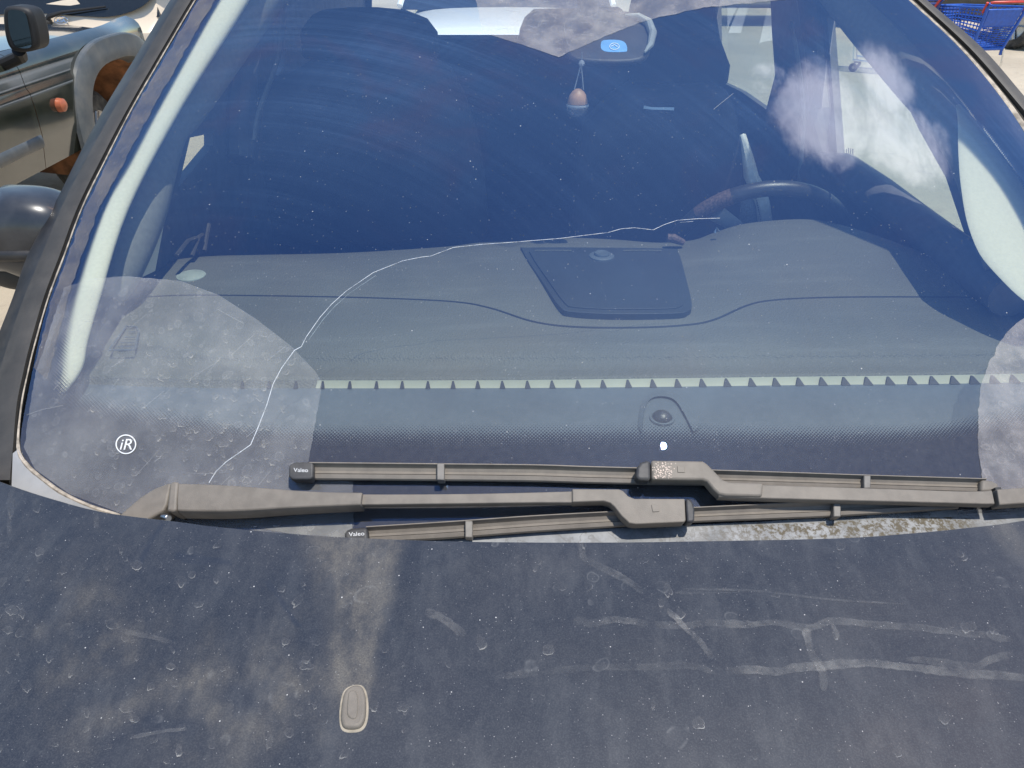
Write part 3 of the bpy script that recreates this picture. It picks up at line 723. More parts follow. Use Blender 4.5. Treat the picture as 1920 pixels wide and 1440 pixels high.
for pts, wd, al in streaks:
    q = smooth_poly([(*p, 0) for p in pts], 9); ph = random.uniform(0, 50)
    for i, p in enumerate(q):
        t_ = (q[min(i + 1, len(q) - 1)] - q[max(i - 1, 0)]).normalized(); nn = Vector((-t_.y, t_.x, 0))
        tap = min(1, .45 + i * .2, .45 + (len(q) - 1 - i) * .2)
        wa = wd * tap * (.75 + .35 * noise.noise(Vector((p.x * .02, p.y * .02, ph))) + .25 * noise.noise(Vector((p.x * .12, p.y * .12, ph)))); wb = wd * tap * (.75 + .35 * noise.noise(Vector((p.x * .02, p.y * .02, ph + 20))) + .25 * noise.noise(Vector((p.x * .12, p.y * .12, ph + 9))))
        al_ = al * .85 * (.7 + .8 * noise.noise(Vector((p.x * .02, p.y * .02, ph + 40)))) * tap
        mb.v += [hood_pt(*(p + nn * w_)[:2], .0009) for w_ in (wa, wa * .82, 0, -wb * .82, -wb)]; ed += [al_ * .25, al_ * .95, al_ * .8, al_ * .85, al_ * .25]
        if i:
            k = len(mb.v) - 10
            mb.f += [(k + j, k + j + 1, k + j + 6, k + j + 5) for j in range(4)]
o = mk('dried_runs', mb.v, mb.f, M['mark'], HOOD, attrs={'edge': ed}, smooth=False); o['kind'] = 'stuff'
# washer jet
jo = smooth_poly([(648, 1300), (662, 1290), (678, 1291), (686, 1310), (686, 1345), (678, 1364), (662, 1369), (645, 1366), (640, 1350), (642, 1320)], 4, True)
MB().prism([on_hood(p[0], p[1]) + SH * .0004 for p in smooth_poly([(645, 1295), (662, 1285), (681, 1287), (690, 1310), (690, 1347), (681, 1368), (662, 1374), (642, 1370), (636, 1350), (638, 1318)], 4, True)], SH * -.004).build('jet_seal', M['jetrim'], HOOD, bevel=.0004)
J = MB().prism([on_hood(p[0], p[1]) + SH * .0045 for p in jo], SH * -.008).build('washer_jet', M['wiper'], HOOD, bevel=.0028, seg=4)
MB().prism([on_hood(p[0], p[1]) + SH * .0056 for p in smooth_poly([(656, 1304), (668, 1303), (672, 1320), (670, 1350), (660, 1354), (652, 1345), (653, 1318)], 4, True)], SH * -.003).build('jet_slot', M['wiper'], HOOD, bevel=.001, seg=2)

GS = []
for _ in range(170):
    x = random.triangular(90, 580, 470); y = random.triangular(600, 985, 880)
    if x < 590 and (y > 640 or x < 500) and not (x < 130 and y > 900): GS.append((x, y, random.uniform(3.5, 9), random.uniform(3.5, 8), random.uniform(-.8, .8), random.uniform(.15, .5)))
marks('water_marks', WS, GS, lambda a, b: on_glass(a, b, .0016), 1.5)
# ---- scuttle corner on the left and cowl under the bonnet edge
def cowlpart(name, px, h, mat, mud=0):
    v = [on_glass(p[0], p[1], h) for p in px]
    mb = MB().prism(v, Vector((0, .004, -.02)))
    return mk(name, mb.v, mb.f, mat, CAR, attrs={'mud': [mud] * len(mb.v)}, smooth=False)
cw = cowlpart('cowl_corner', [(24, 850), (34, 842), (52, 878), (86, 906), (124, 931), (172, 954), (230, 974), (150, 1000), (20, 960)], .003, M['scuttle'])
# cowl panel running across in front of the glass edge
rows = []; mud = []
for k in range(61):
    px = 120 + 1900 * k / 60; py = interp(px, [(0, 930), (120, 960), (215, 975), (420, 998), (640, 1011), (850, 1006), (1000, 997), (1300, 984), (1560, 974), (1740, 966), (1900, 960), (2020, 950)])
    a = on_glass(px, py, .0008); rows.append([a + Vector((0, .002, -.01)), a, a + Vector((0, -.012, -.004)), a + Vector((0, -.05, -.012)), a + Vector((0, -.16, -.05))])
    m = sstep(1250, 1540, px) * (1 - sstep(1790, 1810, px)) * 1.3 + .25 * sstep(900, 1300, px)
    mud += [m, m, m * .9, 0, 0]
mb = MB().grid(rows); mk('cowl_panel', mb.v, mb.f, M['cowl'], CAR, attrs={'mud': mud})

# ---- wipers
BP = [(0, 0), (0, .009), (.02, .0112), (.09, .0115), (.13, .0092), (.25, .0050), (.45, .0034), (.63, .0046), (.655, .0036), (.685, .0036), (.70, .0054), (.94, .0040), (1, .002), (1, 0)]
def station_sweep(st, prof, h, n=8):
    a = smooth_poly([(s[0], s[1], 0) for s in st], n); b = smooth_poly([(s[2], s[3], 0) for s in st], n); rows = []
    for p, q in zip(a, b):
        P, Q = on_glass(p.x, p.y, h + .006), on_glass(q.x, q.y, h + .006)
        nn = gn(P)
        rows.append([P.lerp(Q, s) + nn * (z - .006) for s, z in prof])
    mb = MB().grid(rows, True); m = len(prof)
    mb.f.append(tuple(range(m))); mb.f.append(tuple(range(len(mb.v) - m, len(mb.v))))
    return mb
def slab(px, h0, h1, n=1, closed=True):
    P = smooth_poly(px, n, True) if n > 1 else px
    top = [on_glass(p[0], p[1], h1) for p in P]
    return MB().prism(top, [gn(p) * (h0 - h1) for p in top])
def engrave(s, x0, y0, x1, y1, hpx, h, mat, parent, name='lettering'):
    v, f, tw, th = text_tris(s, 0, .004)
    L = math.hypot(x1 - x0, y1 - y0); ux, uy = (x1 - x0) / L, (y1 - y0) / L; cx, cy = (x0 + x1) / 2, (y0 + y1) / 2
    return MB().add([on_glass(cx + (q.x / tw * L) * ux + (q.y / th * hpx) * uy, cy + (q.x / tw * L) * uy - (q.y / th * hpx) * ux, h) for q in v], f).build(name, mat, parent, smooth=False)
# wiper with its pivot off to the right: upper blade
W2 = station_sweep([(1350, 902, 1350, 929), (1430, 905, 1430, 932), (1560, 909, 1560, 935.5), (1700, 913.5, 1700, 939), (1800, 917, 1800, 941.5), (1850, 917, 1850, 943), (1866, 915, 1872, 943)], [(0, -.012), (0, -.002), (.06, .0), (.94, .0), (1, -.003), (1, -.012)], .030)
w2 = W2.build('wiper', M['wiper'], CAR, bevel=.0008)
cn = slab([(1221, 862.5), (1318, 864), (1326, 869), (1342, 885), (1354, 898), (1366, 903), (1432, 905.5), (1430, 931), (1362, 929.5), (1348, 927), (1338, 918), (1326, 903), (1318, 900), (1222, 899)], .016, .033).build('connector', M['wiper'], w2, bevel=.003, seg=3)
slab([(1202, 866), (1212, 862.5), (1219.5, 862.5), (1221, 897), (1217, 900), (1197, 900), (1192.5, 893), (1194, 876)], .015, .0325).build('connector_nose', M['wiper_dark'], w2, bevel=.004, seg=3)
slab([(1270, 873), (1284, 873.5), (1284.5, 886), (1270.5, 885.5)], .032, .0338).build('square_cap', M['wiper'], w2, bevel=.0005)
# worn pale flakes on the connector
mb = MB()
for _ in range(150):
    x = random.gauss(1243, 12); y = random.gauss(879, 6)
    if random.random() < .25: x = random.uniform(1222, 1265); y = random.gauss(894, 2)
    if not (1223 < x < 1268 and 866 < y < 897): continue
    r = random.uniform(.5, 1.6); c = [on_glass(x + r * random.uniform(.6, 1.3) * math.cos(q), y + r * random.uniform(.5, 1) * math.sin(q), .03325) for q in (0, 1.25, 2.5, 3.8, 5)]
    mb.add(c, [(0, 1, 2, 3, 4)])
mb.build('flaked_patch', simple('flaked_paint', (.62, .5, .42), .8, var=.1), w2, smooth=False)
station_sweep([(1876, 914, 1881, 945), (1920, 911, 1925, 942), (2010, 906, 2015, 938)], [(0, -.016), (0, -.002), (.06, .0), (.94, .0), (1, -.003), (1, -.016)], .031).build('arm_head', M['wiper'], w2, bevel=.001)
slab([(1866, 914), (1877, 913), (1883, 945), (1872, 944)], .014, .027).build('hinge', M['rubber'], w2)
def blade(parent, st, lo=.007):
    b = station_sweep(st, BP, lo).build('blade', M['wiper'], parent, angle=22)
    mid = [((s[0] * .5 + s[2] * .5), (s[1] * .5 + s[3] * .5)) for s in st]
    a = smooth_poly([(*p, 0) for p in mid], 6)
    rows = []
    for p in a:
        P = on_glass(p.x, p.y, .0075); n = gn(P); t = Vector((0, .84, .53))
        rows.append([P + t * .0045, P + t * .001 - n * .0066, P - t * .001 - n * .0066, P - t * .0045])
    MB().grid(rows).build('rubber_lip', M['rubber'], parent, angle=60)
    return b
b2 = blade(w2, [(582, 868.5, 582, 897), (830, 871, 830, 899), (1000, 872.8, 1000, 901), (1100, 876, 1100, 904), (1210, 879, 1210, 906), (1345, 883, 1345, 908), (1500, 888, 1500, 912), (1615, 892, 1615, 915), (1845, 899, 1845, 922)])
def cap(parent, px, h=.0205, lo=.006, mat='wiper_dark', bev=.004): return slab(px, lo, h).build('end_cap', M[mat], parent, bevel=bev, seg=4)
ec = cap(w2, [(546, 868), (556, 866), (584, 866), (587, 871), (587, 894), (581, 899), (547, 899), (541, 893), (541, 875)])
engrave('Valeo', 550.5, 881, 577.5, 881.5, 7.5, .02075, M['letter'], w2)
cap(w2, [(1841, 898), (1862, 901), (1873, 906), (1875, 919), (1870, 922), (1840, 922)], .0195, mat='wiper')
def clip(parent, x, yu, yd, w=13): 
    slab([(x, yu), (x + w, yu + .4), (x + w, yd), (x, yd - .2)], .006, .0192).build('clip', M['joint'], parent, bevel=.0012)
clip(w2, 819, 868, 900, 14); clip(w2, 1620, 891, 916, 13)
# wiper on the left pivot: lower blade
w1 = station_sweep([(330, 903, 328, 957), (400, 905, 400, 958), (461, 909, 461, 956), (520, 913.5, 520, 952), (574, 917.5, 574, 949), (630, 919.5, 630, 946.5), (677, 920, 674, 944.5)], [(0, -.022), (0, -.002), (.04, .0005), (.5, .0016), (.94, .0005), (1, -.003), (1.05, -.022)], .034).build('wiper', M['wiper'], CAR, bevel=.0012)
station_sweep([(670, 923.5, 670, 944), (760, 923.5, 760, 943), (880, 922.5, 880, 941.5), (1000, 920, 1000, 940), (1076, 917.5, 1076, 940)], [(0, -.010), (0, -.001), (.06, .0), (.94, .0), (1, -.002), (1, -.010)], .0285).build('arm_rod', M['wiper'], w1, bevel=.0008)
slab([(318, 905), (326, 902.5), (334, 903), (330, 957), (322, 960), (312, 958)], .004, .036).build('hinge', M['wiper'], w1, bevel=.003, seg=3)
slab([(314, 906), (321, 905), (313, 945), (306, 958), (292, 966), (260, 985), (205, 985), (228, 961), (262, 932), (290, 915)], .0, .031).build('arm_base', M['wiper'], w1, bevel=.003, seg=3)
P0 = on_glass(313, 962, .022); MB().tube([P0 + Vector((-.004, -.004, -.002)), P0 + Vector((.006, -.010, 0))], .005, 12).build('hinge_pin', M['metal'], w1, bevel=.0012)
cn = slab([(1073, 916.5), (1160, 917), (1168, 920), (1178, 930), (1190, 935), (1284, 935), (1286, 976), (1283, 979), (1192, 983), (1180, 981), (1165, 967), (1152, 950), (1144, 943), (1132, 939.5), (1073, 941.5)], .014, .032).build('connector', M['wiper'], w1, bevel=.003, seg=3)
slab([(1285.5, 934.5), (1293, 935), (1299, 941), (1303, 955), (1302.5, 976), (1298, 979), (1288, 979)], .013, .0318).build('connector_nose', M['wiper_dark'], w1, bevel=.003, seg=3)
slab([(1221, 946), (1235.5, 945.5), (1236.5, 959), (1224, 960)], .031, .0328).build('square_cap', M['wiper'], w1, bevel=.0005)
b1 = blade(w1, [(688, 988.5, 688, 1016), (840, 979, 840, 1008), (1000, 968, 1000, 996), (1160, 959.5, 1160, 986), (1310, 952, 1310, 977), (1440, 946, 1440, 972), (1560, 940.5, 1560, 967), (1700, 934, 1700, 958.5), (1800, 929, 1800, 952)])
ec = cap(w1, [(650, 993), (660, 989.5), (688, 988), (691, 1014), (660, 1020), (645, 1010), (645, 1000)])
engrave('Valeo', 654, 1002, 683, 1000, 7.5, .02075, M['letter'], w1)
clip(w1, 1563, 940, 969, 14); clip(w1, 872, 976, 1008, 14)

# ---- dashboard
R1 = [(286, 512, 1.04), (300, 497, 1.045), (335, 486, 1.045), (400, 480, 1.045), (480, 478, 1.045), (650, 474, 1.045), (830, 463, 1.047), (900, 455, 1.05), (980, 452, 1.05), (1060, 446, 1.052), (1150, 449, 1.05), (1235, 455, 1.05), (1300, 450, 1.055), (1340, 436, 1.062), (1400, 419, 1.07), (1500, 411, 1.075), (1560, 418, 1.075), (1620, 434, 1.072), (1700, 462, 1.066), (1780, 494, 1.058), (1860, 526, 1.05), (1920, 548, 1.048), (2010, 585, 1.045)]
R2 = [(255, 557, 1.037), (350, 553, 1.04), (500, 554, 1.04), (700, 558, 1.04), (850, 565, 1.04), (920, 577, 1.04), (1000, 602, 1.038), (1080, 612, 1.037), (1200, 613, 1.037), (1290, 608, 1.038), (1340, 598, 1.04), (1400, 572, 1.044), (1450, 562, 1.046), (1550, 557, 1.047), (1700, 556, 1.045), (1860, 558, 1.043), (1950, 566, 1.04), (2050, 590, 1.04)]
R3 = [(196, 650, 1.03), (350, 664, 1.03), (600, 666, 1.03), (960, 665, 1.03), (1220, 664, 1.03), (1850, 659, 1.03), (2120, 652, 1.03)]
R3b = [(188, 664, 1.0245), (350, 675, 1.0245), (600, 677, 1.0245), (960, 676, 1.0245), (1220, 675, 1.0245), (1850, 670, 1.0245), (2130, 662, 1.0245)]
R4 = [(157, 703, 1.0235), (350, 709, 1.0235), (600, 710, 1.0235), (950, 709.5, 1.0235), (1220, 706.5, 1.0235), (1500, 703, 1.0235), (1838, 699, 1.0235), (2160, 690, 1.0235)]
R5 = [(150, 720, 1.0125), (350, 727, 1.0125), (600, 728, 1.0125), (950, 727.5, 1.0125), (1220, 725.5, 1.0125), (1500, 722, 1.0125), (1838, 718.5, 1.0125), (2170, 709, 1.0125)]
NC = 160
def row3(R):
    x0, x1 = R[0][0], R[-1][0]; out = []
    P = smooth_poly(R, 12)
    for k in range(NC + 1):
        x = x0 + (x1 - x0) * k / NC
        y = interp(x, [(p.x, p.y) for p in P]); z = interp(x, [(p.x, p.z) for p in P])
        out.append(at_z(x, y, z))
    return out
r1, r2, r3, r3b, r4, r5 = [row3(r) for r in (R1, R2, R3, R3b, R4, R5)]
def lerp_rows(a, b, u, bulge=0): return [p.lerp(q, u) + SH * bulge for p, q in zip(a, b)]
rows = [[p + Vector((0, .05, -.25)) for p in r1], [p + Vector((0, .012, -.02)) for p in r1], [p + Vector((0, .004, -.004)) for p in r1], r1,
        lerp_rows(r1, r2, .25, .004), lerp_rows(r1, r2, .5, .006), lerp_rows(r1, r2, .75, .005), lerp_rows(r1, r2, .93, .003),
        [p + SH * .0005 for p in r2], lerp_rows(r2, r3, .06, -.001), lerp_rows(r2, r3, .5, .001), r3, lerp_rows(r3, r3b, .5, -.001), [p - SH * .003 for p in r3b], lerp_rows(r3b, r4, .6, -.002), lerp_rows(r3b, r4, .85, -.0005), r4, [p + Vector((0, -.0015, -.002)) for p in r4]]
# side skirt left and right
def skirt(rs, dx): return [[r[0] + Vector((-dx, 0, -.22)), r[0] + Vector((-dx * .4, 0, -.03)), r[0] + Vector((-.002, 0, -.004))] + r[:] + [r[-1] + Vector((.002, 0, -.01)), r[-1] + Vector((dx, 0, -.2))] for r in rs]
DASH = MB().grid(skirt(rows, .02)).build('dashboard', M['dash'], CAR, angle=60)
MB().tube([p + Vector((0, -.0015, -.0002)) for p in r2[2:-3]], .0021, 8, flat=.6).build('crease_groove', M['rubber'], DASH)
vr = [[p + Vector((0, -.0015, -.002)) for p in r4], lerp_rows(r4, r5, .55, -.0012), r5]
kv = min(range(NC + 1), key=lambda k: abs(px_of(r5[k])[0] - 592))
MB().grid([r[:kv + 1] for r in vr]).build('vent_wall_dim', M['dash'], DASH, angle=60)  # left run of the vent wall, shade and haze put in as darker colour
rows = [r[kv:] for r in vr]
V = MB().grid(rows).build('defroster_vent', M['vent'], DASH, angle=60)
mb = MB()
xs = [480 + 0] + [605, 656, 706, 754, 802, 849, 895, 941, 988, 1034, 1082, 1129, 1176, 1222, 1268, 1314, 1360, 1406, 1451, 1495, 1538, 1580, 1622, 1663, 1704, 1744, 1783, 1820, 1858, 1895, 1930, 1965]
xs = [455, 505, 555] + xs[1:]
for x in xs:
    ya, yb = interp(x, [(p[0], p[1]) for p in R4]), interp(x, [(p[0], p[1]) for p in R5]); w_ = 4 + 13 * max(0, (x - 700) / 1200)
    P_ = [at_z(x - 1, ya + 4.5, 1.0205), at_z(x + 2, ya + 4.5, 1.0205), at_z(x + w_, yb + .3, 1.0122), at_z(x - 4, yb + .3, 1.0122)]
    MB().prism([p + Vector((0, -.0035, .0012)) for p in P_], Vector((0, .006, -.002))).build('vent_fin', M['rubber'], DASH, smooth=False)  # shaded fin sides put into black colour and a widening shape
r6 = [on_glass(60 + 2080 * k / NC, 905 - 0 * k, -.028) for k in range(NC + 1)]
r55 = [p.lerp(q, .06) + SH * .002 for p, q in zip(r5, r6)]
MB().grid([r5, r55, lerp_rows(r5, r6, .5, .004), r6]).build('dash_front', M['dash_low'], DASH, angle=50)
# sun sensor dome with its arch
S0 = at_z(1241, 782, .992); base = None
def dashz(px, py): # height of dash_front under a pixel
    best = None
    for k in range(400):
        z = .95 + k * .0002; p = at_z(px, py, z)
        yy5 = r5[80].y; yy6 = r6[80].y; u = (yy5 - p.y) / (yy5 - yy6); zz = 1.0125 + (r6[80].z - 1.0125) * u + .004 * 4 * u * (1 - u) * .9
        if best is None or abs(zz - z) < best[0]: best = (abs(zz - z), z)
    return best[1]
zs = dashz(1241, 785)
def fz(px, py, dz=0): return at_z(px, py, dashz(px, py) + dz)
MB().lathe(fz(1241, 783, -.001), [(.0001, .0105), (.006, .0095), (.0105, .0065), (.013, .003), (.0135, 0)], n=24).build('sun_sensor', M['leather'], DASH)
MB().lathe(fz(1241, 785, 0), [(.0175, 0), (.017, .002), (.0145, .0025), (.0135, .001)], n=28).build('sensor_collar', M['dash_low'], DASH)
arch = [(1205, 812), (1207, 785), (1212, 762), (1224, 748), (1244, 745), (1264, 752), (1280, 775), (1298, 812)]
mb = MB(); A_ = smooth_poly([(*p, 0) for p in arch], 6)
mb.grid([[fz(p.x, p.y, -.002) for p in A_], [fz(p.x + (p.x - 1241) * .05, p.y - 2, .004) for p in A_], [fz(p.x + (p.x - 1241) * .25, p.y - 10, .0012) for p in A_]])
mb.build('sensor_arch', M['dash_low'], DASH, angle=80)
# storage bin lid
lid = smooth_poly([(980, 470), (992, 464), (1120, 464), (1255, 466), (1272, 473), (1286, 520), (1297, 568), (1291, 582), (1262, 587), (1150, 588), (1072, 584), (1050, 575), (1018, 530)], 5, True)
lidz = lambda y: 1.0505 + .004 * (588 - y) / 120
MB().prism([at_z(p.x, p.y, lidz(p.y) + .001) for p in lid], SH * -.015).build('bin_rim', M['dash_lid'], DASH, bevel=.002, seg=3)
cx_, cy_ = 1140, 528
LID = MB().prism([at_z(cx_ + (p.x - cx_) * .90, cy_ - 1 + (p.y - cy_) * .86, lidz(p.y) + .0035) for p in lid], SH * -.015).build('bin_lid', M['dash_lid'], DASH, bevel=.0025, seg=3)
K0 = at_z(1128, 482, 1.0565)
MB().lathe(K0, [(.0001, .0085), (.009, .0085), (.0105, .0095), (.013, .0095), (.0142, .008), (.0145, .005), (.021, .0045), (.0235, .003), (.0245, -.004)], n=32).build('bin_catch', M['dash_low'], DASH)
for xa, xb in ((1003, 1072), (1168, 1240)):
    MB().tube([at_z(xa, 470, 1.0595), at_z((xa + xb) / 2, 469.5, 1.06), at_z(xb, 470, 1.0595)], .0013, 6).build('lid_lip', M['dash'], DASH)
# disc lens and corner demister outlet
MB().lathe(at_z(359, 517.5, 1.046), [(.0001, .003), (.022, .003), (.026, .002), (.0275, -.004)], n=32).build('lens_cover', simple('pale_green_lens', (.28, .31, .27), .4), DASH)
mb = MB(); o_ = [(204, 656), (236, 612), (256, 613), (260, 622), (254, 652), (250, 656)]
q_ = [at_z(p[0], p[1], 1.0375) for p in o_]; mb.tube(q_ + [q_[0]], .0016, 6)
for y in (622, 632, 642, 650): mb.tube([at_z(244 - (y - 612) * .72 + 4, y, 1.0365), at_z(254, y, 1.0365)], .0009, 5)
mb.build('side_demister', M['dash_low'], DASH)

# ---- pillar trims inside (rounded, cream; shaded parts as tubes of darker colour)
h_flat = .35
def trimtube(C, mat, name, parent, h=-.055, h_flat=.35):
    c = smooth_poly([(p[0], p[1], p[2]) for p in C], 5); r = []; pts = []
    for p in c:
        P = on_glass(p.x, p.y, 0); q = p.z * ((P - EYE).length) / F * .95; r.append(q); pts.append(on_glass(p.x, p.y, h if h < -.095 else -(h_flat * q - h)))
    mb = MB().tube(pts, r, 20, flat=1.0 if h < -.095 else h_flat, up=Vector((0, -TA, 1)).normalized()); return mb.build(name, mat, parent, angle=80)
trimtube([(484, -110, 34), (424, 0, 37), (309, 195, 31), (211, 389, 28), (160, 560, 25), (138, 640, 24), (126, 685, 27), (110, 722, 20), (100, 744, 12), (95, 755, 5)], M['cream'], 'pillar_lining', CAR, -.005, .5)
trimtube([(540, -110, 55), (465, 0, 55), (348, 195, 42), (312, 250, 36), (262, 389, 50), (226, 500, 42), (200, 560, 30)], M['lining_shade'], 'pillar_lining', CAR, -.10)
trimtube([(1545, -110, 60), (1625, 0, 60), (1725, 130, 56), (1788, 230, 42), (1822, 320, 30), (1846, 420, 24), (1866, 500, 18)], M['lining_shade'], 'pillar_lining', CAR, -.10)
trimtube([(1796, 196, 4), (1815, 232, 18), (1838, 290, 38), (1862, 350, 56), (1892, 420, 72), (1922, 480, 74), (1950, 540, 50), (1975, 585, 20)], M['cream'], 'pillar_lining', CAR, -.034, .12)  # cream tube shaped to the sunlit patch of the trim

# ---- cabin shell
RX, LX = .86, -.66
def ringx(px, X): return [at_x(a, b, X) for a, b in px]
fw = [(1630, 30), (1559, 30), (1560, 60), (1566, 140), (1572, 220), (1578, 303), (1640, 349), (1700, 393), (1760, 438), (1822, 484), (1824, 455), (1783, 333), (1732, 243), (1685, 145), (1650, 75)]
rw = [(1348, -10), (1350, 150), (1395, 172), (1442, 205), (1450, 175), (1459, 141), (1453, 60), (1450, -10)]
def yz(X, pts): return [Vector((X, a, b)) for a, b in pts]
outer = yz(RX, [(.92, .35), (3.9, .35), (3.9, 1.3), (3.75, 1.45), (2.3, 1.47), (1.98, 1.425), (1.6, 1.27), (1.2, 1.10), (.92, .98)])
DR = MB().plate(outer, [ringx(fw, RX), ringx(rw, RX)]).build('door_panel', M['dark_int'], CAR, smooth=False, solid=.02)
def pane(px, X, name, parent): return MB().add(ringx(px, X), [tuple(range(len(px)))]).build(name, M['side_glass'], parent, smooth=False)
pane(fw, RX + .012, 'window', DR); pane(rw, RX + .012, 'window', DR)
# etched maker's marks on the driver's window
mb = MB()
for i in range(7):
    for j in range(4):
        if random.random() < .75: mb.box(at_x(1587 + j * 4, 278 + i * 3.2 + j * .8, RX - .001), (.001, .004, .0035))
mb.build('etched_mark', M['trim_grey'], DR, smooth=False)
# door top rail, belt line trim
mb = MB().tube([at_x(a, b, RX - .045) for a, b in ((1500, 335), (1540, 318), (1578, 322), (1640, 362), (1700, 405), (1760, 452), (1830, 505), (1900, 556))], [.03, .05, .05, .045, .04, .04, .04, .04], 14, flat=.9)
mb.build('door_top', M['dark_int'], DR)
MB().tube([at_x(a, b + 3, RX - .012) for a, b in fw[5:10]], .004, 6).build('belt_trim', M['trim_grey'], DR)
MB().tube([at_x(a, b, RX - .05) for a, b in ((1700, 455), (1722, 462), (1745, 478))], [.006, .012, .005], 8).build('mirror_control', M['trim_grey'], DR)
# seat belt on the B pillar
belt = smooth_poly([(*p, 0) for p in [(1482, 40), (1492, 90), (1502, 160), (1506, 215), (1502, 290), (1498, 340)]], 4)
MB().grid([[at_x(p.x - 3, p.y, RX - .09), at_x(p.x + 4, p.y, RX - .085)] for p in belt]).build('seat_belt', simple('grey_belt_webbing', (.3, .3, .28), .8), CAR, solid=.002)
MB().tube([at_x(a, b, RX - .03) for a, b in ((1512, -20), (1530, 100), (1540, 210), (1535, 290))], .03, 10).build('pillar_post', M['dark_int'], DR)
# left side
lw = [(347, 258), (391, 249), (391, 272), (358, 312), (325, 351)]
outer = yz(LX, [(.92, .35), (3.9, .35), (3.9, 1.3), (3.75, 1.45), (2.3, 1.47), (1.98, 1.425), (1.6, 1.27), (1.2, 1.10), (.92, .98)])
lr = [(522, 95), (530, 92), (527, 125), (514, 142), (508, 140)]
DL_ = MB().plate(outer, [ringx(lw, LX), ringx(lr, LX)]).build('door_panel', M['dark_int'], CAR, smooth=False, solid=.02)
pane(lw, LX - .012, 'window', DL_)
MB().prism([at_x(a, b, LX + .035) for a, b in ((311, 398), (302, 450), (291, 508), (268, 519), (276, 492), (295, 440))], Vector((-.01, 0, 0))).build('quarter_trim', M['cream'], DL_, smooth=False)
for pts in ([(360, 480), (372, 445), (380, 440)], [(383, 470), (392, 420)], [(330, 480), (352, 452), (368, 446)]):
    MB().tube([at_x(a, b, LX + .06) for a, b in pts], .004, 6).build('door_grip', M['trim_grey'], DL_)
bl_ = smooth_poly([(*p, 0) for p in [(534, -30), (530, 40), (524, 100), (508, 150), (486, 210), (478, 262)]], 4)
MB().grid([[at_x(p.x - 5, p.y, LX + .09), at_x(p.x + 4, p.y, LX + .085)] for p in bl_]).build('seat_belt', simple('grey_left_webbing', (.2, .2, .19), .8), CAR, solid=.002)
MB().tube([at_x(a, b, LX + .03) for a, b in ((470, -40), (462, 80), (450, 200), (448, 300))], .035, 10).build('pillar_post', M['dark_int'], DL_)
# roof, floor, tailgate
rf = []
for k in range(13):
    x = LX + .13 + (RX - LX - .26) * k / 12; u = (k - 6) / 6; rf.append([Vector((x, 1.68 + .05 * u * u, 1.605 - .03 * u ** 4)), Vector((x, 2.4, 1.66 - .05 * u ** 4)), Vector((x, 3.3, 1.65 - .05 * u ** 4)), Vector((x, 3.85, 1.58 - .04 * u ** 4))])
MB().grid(rf).build('roof', simple('roof_dark_blue', (.02, .024, .035), .4), CAR, solid=.02)
for X, s_ in ((LX, 1), (RX, -1)):
    MB().grid([[Vector((X, 1.60, 1.27)), Vector((X, 1.98, 1.425)), Vector((X, 2.3, 1.47)), Vector((X, 3.75, 1.45)), Vector((X, 3.85, 1.40))], [Vector((X + s_ * .12, 1.68, 1.585)), Vector((X + s_ * .12, 2.0, 1.60)), Vector((X + s_ * .12, 2.4, 1.61)), Vector((X + s_ * .12, 3.3, 1.60)), Vector((X + s_ * .12, 3.85, 1.54))]]).build('roof_rail', M['dark_int'], CAR, solid=.015)
mk('cabin_floor', [(LX, .9, .36), (RX, .9, .36), (RX, 3.9, .36), (LX, 3.9, .36)], [(0, 1, 2, 3)], M['dark_int'], CAR)
mk('firewall', [(LX, .93, .36), (RX, .93, .36), (RX, .93, .98), (LX, .93, .98)], [(0, 1, 2, 3)], M['dark_int'], CAR)
TY = 3.8
hole = [at_y(a, b, TY) for a, b in ((697, -50), (697, 100), (1215, 100), (1215, -50))]
h2 = [at_y(a, b, TY) for a, b in ((1246, -50), (1252, 62), (1293, 62), (1289, -50))]
outer = [Vector((LX - .02, TY, .36)), Vector((RX + .02, TY, .36)), Vector((RX + .02, TY, 1.6)), Vector((LX - .02, TY, 1.6))]
TG = MB().plate(outer, [hole, h2]).build('tailgate', M['dark_int'], CAR, smooth=False, solid=.02)
MB().add([p + Vector((0, .02, 0)) for p in hole], [(0, 1, 2, 3)]).build('rear_window', M['clear_glass'], TG, smooth=False)
MB().tube([at_y(1266, -20, TY - .02), at_y(1277, 30, TY - .02), at_y(1283, 64, TY - .02)], .005, 6).build('wiper_rear', M['rubber'], TG)
# seats
def cushion(name, px, y, dep, mat, parent, bev=.05, lean=0):
    top = [at_y(a, b, y) for a, b in px]
    return MB().prism(top, Vector((0, dep, 0))).build(name, mat, parent, bevel=bev, seg=4)
S2 = cushion('passenger_seat', [(395, 470), (398, 330), (420, 240), (470, 170), (540, 140), (575, 120), (800, 115), (842, 140), (868, 190), (892, 262), (906, 340), (915, 470)], 2.0, .16, M['seat'], CAR)
cushion('headrest', [(566, 112), (560, 60), (585, 26), (640, 20), (697, 20), (752, 25), (795, 42), (815, 68), (820, 112), (700, 125)], 2.05, .1, M['headrest'], S2, .012)
S1 = cushion('driver_seat', [(1075, 470), (1080, 320), (1100, 240), (1150, 190), (1190, 165), (1340, 160), (1372, 178), (1392, 230), (1400, 330), (1402, 470)], 2.1, .16, M['seat'], CAR)
cushion('headrest', [(1183, 160), (1180, 60), (1200, -30), (1336, -30), (1352, 73), (1371, 124), (1366, 160), (1300, 172)], 2.15, .1, M['headrest'], S1, .012)
RS_ = cushion('rear_seat', [(420, 330), (420, 105), (470, 82), (700, 74), (1250, 74), (1330, 90), (1340, 330)], 3.2, .16, M['seat'], CAR, .02)
